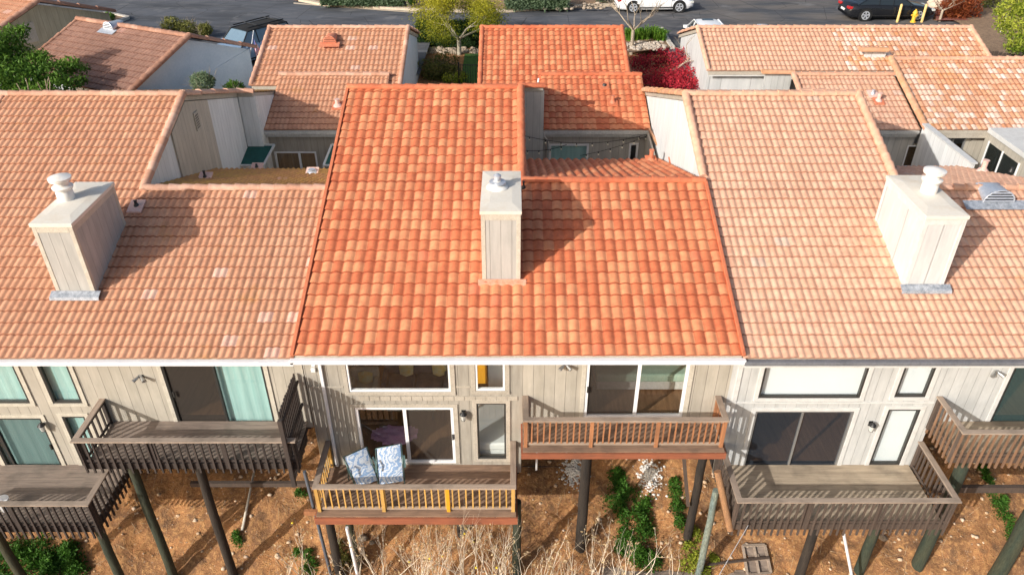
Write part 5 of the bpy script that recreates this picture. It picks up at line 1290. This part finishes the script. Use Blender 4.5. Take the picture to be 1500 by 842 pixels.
def folding_chair(label, tl, tr, bl, br, zt, zb):
    A, B, C, D = P(*tl, Z=zt), P(*tr, Z=zt), P(*br, Z=zb), P(*bl, Z=zb)
    t = thing('folding_recliner', label, 'outdoor chair', ((A.x+C.x)/2, (A.y+C.y)/2, ZLO), 0, 'folded recliners on the yellow railed deck')
    n = (B-A).cross(D-A).normalized()
    if n.z < 0: n = -n
    nu, nv = 5, 12; vs = []
    for j in range(nv+1):
        for i in range(nu+1):
            f, g_ = i/nu, j/nv; q = A.lerp(B, f).lerp(D.lerp(C, f), g_)
            puff = .035*math.sin(math.pi*f)**.5*(.6+.4*abs(math.sin(math.pi*g_*4))); sag = -.05*math.exp(-((g_-.5)/.12)**2)
            vs.append(q+n*(puff+sag))
    fs = [(j*(nu+1)+i, j*(nu+1)+i+1, (j+1)*(nu+1)+i+1, (j+1)*(nu+1)+i) for j in range(nv) for i in range(nu)]
    vs2 = [v-n*.05 for v in vs]; k = len(vs)
    MB().add(vs+vs2, fs+[tuple(x+k for x in f[::-1]) for f in fs]).build('cushion', cush, t, True)
    fr = MB(); ex = (B-A).normalized()*.03; o_ = -n*.03
    fr.tube(A-ex+o_, D-ex+o_, .016, .016, 8).tube(B+ex+o_, C+ex+o_, .016, .016, 8).tube(A-ex+o_, B+ex+o_, .016, .016, 8).tube(D-ex+o_, C+ex+o_, .016, .016, 8)
    fr.build('frame', green, t, True)
    lg = MB()
    for s_, (p0, p1) in enumerate(((A-ex, D-ex), (B+ex, C+ex))):
        m1 = p0.lerp(p1, .35); f0 = Vector((p0.x, p0.y+.1, ZLO+.012)); f1 = Vector((p1.x, p1.y-.02, ZLO+.012)); f2 = Vector((m1.x, m1.y-.25, ZLO+.012))
        lg.tube(m1-n*.04, f0, .014, .014, 8); lg.tube(p1-n*.04, f1, .014, .014, 8); lg.tube(m1-n*.04, p1.lerp(f1, .3)-n*.1, .012, .012, 6)
    lg.build('leg', green, t, True)
    for p0, p1 in ((A-ex*2.2, D-ex*2.2), (B+ex*2.2, C+ex*2.2)):
        MB().beam(p0.lerp(p1, .3)+n*.09, p0.lerp(p1, .62)+n*.13, .045, .02).build('armrest', green, t)
folding_chair('left folding recliner with blue and white patterned cushion, tilted towards the railing corner', (505, 669), (536, 655), (524, 712), (553, 703), ZLO+.95, ZLO+.22)
folding_chair('right folding recliner with blue and white patterned cushion, standing straight before the sliding door', (552, 657), (586, 650), (556, 709), (591, 704), ZLO+1.0, ZLO+.22)
# ================================================================== ROOM CONTENTS seen through the panes
def soft_box(mb, x0, x1, y0, y1, z0, z1): mb.box(x0, x1, y0, y1, z0, z1)
sofa_m = mottled('sofa_cloth', (.55, .55, .50), (.65, .64, .60), 4, .9, .3); dark_m = mottled('navy_cloth', (.07, .09, .13), (.12, .14, .19), 4, .9, .3)
pil_m = mottled('pillow_cloth', (.85, .60, .18), (.80, .78, .55), 5, .9, .1); pur = mottled('blanket_cloth', (.60, .30, .55), (.72, .42, .66), 5, .9, .2)
def sofa(label, x0, x1, y0, y1, seatm, pil):
    t = thing('sofa', label, 'sofa', ((x0+x1)/2, (y0+y1)/2, ZLO))
    MB().box(x0, x1, y0, y1, ZLO+.06, ZLO+.3).build('base', seatm, t, False, .03)
    w = (x1-x0-.3)/max(1, round((x1-x0-.3)/.75)); x = x0+.15
    while x < x1-.2: MB().box(x+.01, x+w-.01, y0-.02, y1-.22, ZLO+.31, ZLO+.46).build('seat', seatm, t, False, .04); x += w
    MB().box(x0, x1, y1-.2, y1, ZLO+.3, ZLO+.85).build('backrest', seatm, t, False, .05)
    for a in (x0, x1-.14): MB().box(a, a+.14, y0, y1-.21, ZLO+.3, ZLO+.62).build('armrest', seatm, t, False, .03)
    for (px, pz) in pil:
        mb = MB(); mb.add([(px-.2, y1-.34, ZLO+.5), (px, y1-.4, ZLO+.46), (px+.2, y1-.34, ZLO+.5), (px+.22, y1-.26, ZLO+.78), (px, y1-.3, ZLO+.88), (px-.22, y1-.26, ZLO+.78), (px, y1-.42, ZLO+.66)], [(0, 1, 6), (1, 2, 6), (2, 3, 6), (3, 4, 6), (4, 5, 6), (5, 0, 6)])
        mb.build('pillow', pil_m, t, True)
    return t
sofa('dark sofa with mustard pillows seen through the wide upper pane of the orange roofed house', -3.9, -1.9, 17.25, 18.15, dark_m, [(-3.2, 0), (-2.2, 0)])
sofa('grey armchair with patterned pillow seen at the left of the wide upper pane', -4.85, -4.0, 16.9, 17.8, sofa_m, [(-4.38, 0)])
t = thing('coffee_table', 'glass topped coffee table indoors behind the sliding door of the lower deck', 'table', (-2.9, 16.6, ZLO))
MB().box(-3.6, -2.2, 16.3, 17.0, ZLO+.4, ZLO+.43).build('tabletop', mottled('pale_top', (.6, .68, .62), (.7, .75, .7), 2, .2, 0), t)
for x in (-3.5, -2.3):
    for y in (16.4, 16.9): MB().box(x-.03, x+.03, y-.03, y+.03, ZLO, ZLO+.4).build('leg', M['bronze'], t)
mb = MB(); nn = 14
vs = [(-4.0+1.3*i/nn+.03*random.random(), 15.3+.75*j/nn, ZLO+.05+.12*max(0, mnoise.noise(Vector((i*.5, j*.5, 2))))) for j in range(nn+1) for i in range(nn+1)]
mb.add(vs, [(j*(nn+1)+i, j*(nn+1)+i+1, (j+1)*(nn+1)+i+1, (j+1)*(nn+1)+i) for j in range(nn) for i in range(nn) if abs(i-nn/2)+abs(j-nn/2) < nn*.72])
tag(mb.build('blanket', pur, None, True), 'crumpled mauve blanket on the floor behind the left door pane of the lower deck', 'blanket')
t = thing('bed', 'bed with white sheets seen through the narrow lower window beside the wall lamp', 'bed', (-.3, 16.2, ZLO))
MB().box(-.95, .12, 14.85, 17.2, ZLO+.02, ZLO+.3).build('base', M['room_white'], t); MB().box(-.97, .14, 14.83, 17.2, ZLO+.31, ZLO+.55).build('mattress', M['room_white'], t, False, .05)
pic = thing('wall_picture', 'orange framed picture seen through the small upper window', 'picture', (-.75, 16, -12.5))
MB().box(-.98, -.66, 15.5, 15.54, -13.2, -12.3).build('canvas', plain('orange_canvas', (.85, .38, .02), .6), pic)
tag(MB().box(-.62, -.1, 15.3, 15.34, -13.3, -12.0).build('blind', M['curtain_blind']), 'white slatted blind hanging behind the small upper window', 'blind')
t = thing('bed', 'bed with pale green cover seen through the balcony door', 'bed', (3.2, 16.1, ZUP))
MB().box(2.3, 4.9, 15.7, 16.9, ZUP+.05, ZUP+.5).build('base', M['room_wall'], t); MB().box(2.25, 4.9, 15.62, 16.9, ZUP+.36, ZUP+.62).build('cover', mottled('green_cover', (.36, .50, .38), (.45, .58, .46), 4, .9, .2), t, False, .05)
# ================================================================== STRING LIGHTS
t = thing('string_lights', 'dark cable of round bulbs strung across the court behind the orange roof', 'string lights', (3, 28, -12))
def hang(a, b_, sag, nb):
    mb = MB(); k = 16; pts = [a.lerp(b_, i/k)-Vector((0, 0, sag*4*(i/k)*(1-i/k))) for i in range(k+1)]
    for p_, q_ in zip(pts, pts[1:]): mb.tube(p_, q_, .012, .012, 5)
    mb.build('cable', M['black'], t)
    for i in range(nb):
        f = (i+.5)/nb*k; j = int(f); p_ = pts[j].lerp(pts[j+1], f-j)
        MB().tube(p_, p_-Vector((0, 0, .07)), .02, .02, 6).build('socket', M['black'], t)
        MB().lathe(p_-Vector((0, 0, .15)), [(.01, 0), (.04, .03), (.035, .06), (.015, .085)], 8).build('bulb', M['bulb'], t, True)
hang(P(764, 198, Y=27.8), P(948, 197, Y=28.3), .35, 8); hang(P(850, 228, Y=27.2), P(955, 196, Y=28.3), .1, 6); hang(P(764, 220, Y=27.0), P(830, 212, Y=28.6), .12, 4)
hang(P(946, 232, Y=26.8), P(972, 190, Y=28.0), .1, 4)
# yellow trim board on the court side
MB().beam(P(951, 190, Y=28.35), P(974, 231, Y=26.3), .07, .1).build('coping', M['cap_moss'], HC)
gable('court_wall', HC, M['siding_cream'], 5.36, [(26.2, -14.2), (28.5, -14.2), (28.5, -11.2), (26.2, -11.5)], .08)
# ================================================================== CARS
paint = lambda n_, c, r=.25, me=.0: plain(n_, c, r, me)
cgl = plain('car_glass_sky', (.16, .24, .31), .08)  # pale blue base colour stands in for sky reflected in the wagon's glass
carglass = newmat('car_glass'); cg = carglass[0]; carglass[2].inputs['Base Color'].default_value = (.02, .028, .035, 1); carglass[2].inputs['Roughness'].default_value = .06
def car(label, loc, rz, Lc, W, H, pm, suv=False, light=(.45, .02, .02), rack=False, group='cars parked by the street'):
    t = thing('parked_car', label, 'car', loc, rz, group)
    h = W/2
    if suv: xs = [-.5, -.49, -.46, -.40, -.2, 0, .16, .30, .42, .47, .5]; bt = [.62, .80, 1.0, 1.02, 1.03, 1.02, 1.0, .95, .86, .74, .55]
    else:   xs = [-.5, -.49, -.46, -.38, -.22, 0, .16, .30, .42, .47, .5]; bt = [.55, .72, .92, .96, .96, .93, .90, .83, .74, .66, .5]
    bt = [b__*(H/1.65 if suv else H/1.43) for b__ in bt]
    wd = [.78, .88, .95, .985, 1, 1, 1, .985, .95, .88, .74]
    ring = []
    vs = []
    for x, zt, w in zip(xs, bt, wd):
        y = h*w; X = x*Lc; zb = .2 if abs(x) < .47 else .3
        sec = [(y*.9, zb), (y*.985, zb+.12), (y, zt*.62), (y*.97, zt*.86), (y*.88, zt*.975), (y*.5, zt*1.01), (0, zt*1.02)]
        full = sec+[(-a, b__) for a, b__ in sec[-2::-1]]
        vs += [(X, a, b__) for a, b__ in full]
    n = 13; fs = []
    for i in range(len(xs)-1):
        for j in range(n-1): fs.append((i*n+j, i*n+j+1, (i+1)*n+j+1, (i+1)*n+j))
        fs.append((i*n+n-1, i*n, (i+1)*n, (i+1)*n+n-1))
    fs += [tuple(range(n)), tuple(range((len(xs)-1)*n+n-1, (len(xs)-1)*n-1, -1))]
    o = mkobj('body', vs, fs, pm, t, True, 0, True, None, 50)
    # cabin
    if suv: cx = [(-.47, -.42), (-.2, -.2), (0.0, 0), (.24, .10)]
    else:   cx = [(-.42, -.25), (-.16, -.16), (0.0, -.0), (.26, .08)]
    zb = [b__ for b__ in np.interp([c[0] for c in cx], xs, bt)]
    gv = []; rv = []
    for (b_x, t_x), z0 in zip(cx, zb):
        gv.append([(b_x*Lc, s_*h*.90, z0*.93) for s_ in (1, -1)]+[(t_x*Lc, s_*h*.70, H*.945) for s_ in (1, -1)])
    V = [p_ for g_ in gv for p_ in g_]; fs = []
    for i in range(3): a = i*4; c = a+4; fs += [(a, c, c+2, a+2), (a+1, a+3, c+3, c+1)]
    fs += [(0, 2, 3, 1), (12, 13, 15, 14), (2, 6, 7, 3), (6, 10, 11, 7), (10, 14, 15, 11)]
    mkobj('windows', V, fs, cgl if rack else cg, t, False, 0, True)
    rb = MB(); tx = [c[1]*Lc for c in cx]
    rp = []
    for x in (tx[0]-.03, tx[1], tx[2], tx[3]+.03):
        e = 0 if x in (tx[1], tx[2]) else .03
        rp += [(x, h*.72, H*.955-e), (x, h*.5, H*.995-e), (x, 0, H-e), (x, -h*.5, H*.995-e), (x, -h*.72, H*.955-e)]
    rf = [(i*5+j, i*5+j+1, (i+1)*5+j+1, (i+1)*5+j) for i in range(3) for j in range(4)]
    mkobj('roof', rp, rf, pm if not rack else M['rubber'], t, True, 0, True)
    pl = MB()
    for s_ in (1, -1):
        for k, (b_x, t_x) in enumerate(cx):
            pl.beam((b_x*Lc, s_*h*.905, zb[k]*.93), (t_x*Lc, s_*h*.715, H*.965), .07 if k in (0, 3) else .05, .03, (1, 0, 0))
        pl.beam((tx[0], s_*h*.715, H*.965), (tx[3], s_*h*.715, H*.965), .05, .04)
    pl.build('pillar', M['black'] if rack else pm, t, local=True)
    dl = MB()
    for s_ in (1, -1):
        for x in (-.2, .0, .2):
            dl.beam((x*Lc, s_*(h+.002), .35), (x*Lc, s_*h*.985, zb[1]*.84), .012, .012, (1, 0, 0))
        dl.beam((-.3*Lc, s_*h*1.0, .33), (.3*Lc, s_*h*1.0, .33), .02, .06)
    dl.build('door_seam', M['black'], t, local=True)
    for s_ in (1, -1):
        MB().box(.17*Lc, .17*Lc+.12, s_*(h+.09)-.09, s_*(h+.09)+.09, zb[3]*.97, zb[3]*.97+.13).build('mirror', pm, t, False, .03, True)
        MB().box(-.5*Lc-.012, -.455*Lc, s_*h*.72-.2, s_*h*.72+.2, bt[2]*.74, bt[2]*.9).build('tail_light', paint('tail_light', light, .2), t, False, .03, True)
        MB().box(.455*Lc, .5*Lc-.01, s_*h*.70-.17, s_*h*.70+.17, bt[2]*.58, bt[2]*.72).build('headlight', M['lampglass'], t, False, .03, True)
    MB().box(-.5*Lc-.02, -.49*Lc, -.26, .26, .5, .62).build('number_plate', M['white'], t, False, 0, True)
    R_ = .345 if not suv else .37
    for sx in (-.30, .305):
        for s_ in (1, -1):
            cx_, cy = sx*Lc, s_*(h-.12)
            MB().tube((cx_, s_*(h-.4), R_), (cx_, s_*(h+.004), R_+.015), R_+.07, R_+.07, 28).build('wheel_arch', M['black'], t, local=True)
            w_ = MB().tube((cx_, cy-.1, R_), (cx_, cy+.125*s_+(.0), R_), .06, .06, 12).build('wheel', M['black'], t, local=True)
            base = Vector(w_.location)
            def sub(mbx, nm, mt, sm=True):
                ob = mbx.build(nm, mt, None, sm, 0, True, 40); ob.parent = w_; ob.location = Vector(ob.location)-base
            tb_ = MB(); 
            prof = [(R_*.66, -.11), (R_*.93, -.115), (R_, -.08), (R_, .08), (R_*.93, .115), (R_*.66, .11)]
            vv = [];
            for (rr, yy) in prof:
                for i in range(28): a = 2*math.pi*i/28; vv.append((cx_+rr*math.cos(a), s_*(h-.09)+yy, R_+rr*math.sin(a)))
            ff = [(k*28+i, k*28+(i+1) % 28, (k+1)*28+(i+1) % 28, (k+1)*28+i) for k in range(5) for i in range(28)]
            tb_.add(vv, ff); sub(tb_, 'tyre', M['rubber'])
            rm = MB(); yy = s_*(h+.012)
            for i in range(5):
                a = 2*math.pi*i/5+.3
                for da in (-.16, .16): rm.beam((cx_, yy, R_), (cx_+R_*.66*math.cos(a+da), yy, R_+R_*.66*math.sin(a+da)), .045, .02, (0, 1, 0))
            for i in range(28):
                a, c_ = 2*math.pi*i/28, 2*math.pi*(i+1)/28
                rm.beam((cx_+R_*.66*math.cos(a), yy, R_+R_*.66*math.sin(a)), (cx_+R_*.66*math.cos(c_), yy, R_+R_*.66*math.sin(c_)), .05, .03, (0, 1, 0))
            rm.tube((cx_, yy-.01, R_), (cx_, yy+.014*s_, R_), .06, .06, 12)
            sub(rm, 'rim', M['galv'], False)
    if rack:
        for s_ in (1, -1): MB().beam((-.40*Lc, s_*h*.6, H+.07), (.08*Lc, s_*h*.6, H+.07), .05, .05).build('roof_rail', M['black'], t, local=True)
        for x in (-.32, -.05): MB().beam((x*Lc, -h*.6, H+.1), (x*Lc, h*.6, H+.1), .07, .03).build('cross_bar', M['bronze'], t, local=True)
    else:
        MB().box(-.05, .25, -.3, .3, H+.002, H+.012).build('sunroof', cg, t, local=True)
    return t
a, b_ = P(1243, 32, Z=ZS), P(1362, 30, Z=ZS)
car('black sedan parked beside the fire hydrant at the top right', ((a.x+b_.x)/2, (a.y+b_.y)/2+.85, ZS+.005), 0.02, (b_-a).length+.25, 1.9, 1.45, paint('paint_black', (.012, .013, .016), .18))
a, b_ = P(906, 20, Z=ZS), P(1008, 19, Z=ZS)
car('white sedan parked on the street behind the bare tree', ((a.x+b_.x)/2+.1, (a.y+b_.y)/2+.9, ZS+.005), 0.04, 4.85, 1.85, 1.45, paint('paint_white', (.82, .83, .85), .25))
q = P(1038, 32, Z=ZS+1.45)
car('white car of which only the roof and rear window show above the bleached garage roof', (q.x, q.y+.2, ZS+.005), math.radians(90), 4.6, 1.82, 1.47, paint('paint_white2', (.82, .83, .84), .25))
q = P(352, 48, Z=ZS+1.3)
car('dark blue station wagon with black roof rails beside the striped flag', (q.x+.45, q.y-.2, ZS+.005), math.radians(-126), 4.8, 1.87, 1.66, paint('paint_blue', (.30, .42, .58), .3, .1), True, rack=True)
# flag
m, nt, b = newmat('flag_cloth')
uv = N(nt, 'ShaderNodeAttribute'); uv.attribute_name = 'tint'; L(nt, uv.outputs['Color'], b.inputs['Base Color']); b.inputs['Roughness'].default_value = .8
pa, pb_ = P(367, 78, Y=38.2), P(369, 48, Y=38.4)
t = thing('flag', 'striped flag with star canton hanging from a slanting pole by the dark wagon', 'flag', pa)
MB().tube(pa-Vector((.1, 0, .3)), pb_+Vector((.1, 0, .1)), .018, .018, 8).build('pole', M['white'], t, True)
mb = MB(); W_, H_ = 26, 26
o0 = P(368, 50, Y=38.35); e1 = P(379, 88, Y=38.1)-o0; e2 = Vector((-.28, -.1, -1.0))
ex_ = (P(376, 60, Y=38.3)-o0)*1.2; ey_ = (P(372, 84, Y=38.2)-o0)
for j in range(W_):
    for i in range(H_):
        def pt(i, j): f, g_ = i/H_, j/W_; return o0+ex_*f+ey_*g_+Vector((.10*g_, .06*math.sin(f*9+g_*2), -.30*f*(1-.2*g_)))
        inC = (i < 13 and j < 12)
        col = (.55, .03, .05) if (i//2) % 2 == 0 else (.8, .8, .8)
        if inC: col = (.75, .76, .8) if (i % 3 == 1 and j % 3 == 1) else (.03, .06, .25)
        mb.quad(pt(i, j), pt(i+1, j), pt(i+1, j+1), pt(i, j+1), col)
mb.build('cloth', m, t, True)
t = thing('wheelie_bin', 'dark bin against the corner of the pale blue gable wall', 'bin', P(362, 122, Y=36))
q = P(361, 108, Y=36.2); MB().box(q.x-.3, q.x+.3, 36, 36.6, -13, q.z+.0).build('body', M['black'], t, False, .04); MB().box(q.x-.32, q.x+.32, 35.95, 36.62, q.z+.0, q.z+.08).build('lid', M['bronze'], t, False, .02)
# ================================================================== LIGHT, CAMERA
to_sun = Vector((-2.15, -1.97, 1.40)).normalized(); el = math.asin(to_sun.z)
w = bpy.data.worlds.new('World'); sc.world = w; w.use_nodes = True; nt = w.node_tree; bg = nt.nodes['Background']
sky = nt.nodes.new('ShaderNodeTexSky'); sky.sky_type = 'NISHITA'; sky.sun_disc = False; sky.sun_elevation = el; sky.sun_rotation = math.atan2(to_sun.x, to_sun.y)
sky.air_density = 1.0; sky.dust_density = 4.0
nt.links.new(sky.outputs[0], bg.inputs[0]); bg.inputs[1].default_value = .15
sd = bpy.data.lights.new('sun', 'SUN'); sd.energy = 4.4; sd.angle = math.radians(.6); sd.color = (1, .965, .91)
so = bpy.data.objects.new('sun', sd); COL.objects.link(so); so.rotation_euler = (-to_sun).to_track_quat('-Z', 'Y').to_euler(); so.location = (-20, -20, 15)
cam = bpy.data.cameras.new('camera'); co = bpy.data.objects.new('camera', cam); COL.objects.link(co); sc.camera = co
cam.sensor_width = 36; cam.lens = 36*F/1500; cam.clip_end = 2000; cam.clip_start = .1
co.rotation_euler = (math.radians(90)-PIT, 0, 0)
for o in list(COL.objects):
    if o.parent is None: o.location.z += 20
    if o.name.split('.')[0] in ('townhouse',): pass
sc.view_settings.view_transform = 'Standard'; sc.view_settings.look = 'None'; sc.view_settings.exposure = 0; sc.view_settings.gamma = 1
sc.cycles.max_bounces = 6; sc.cycles.transparent_max_bounces = 8
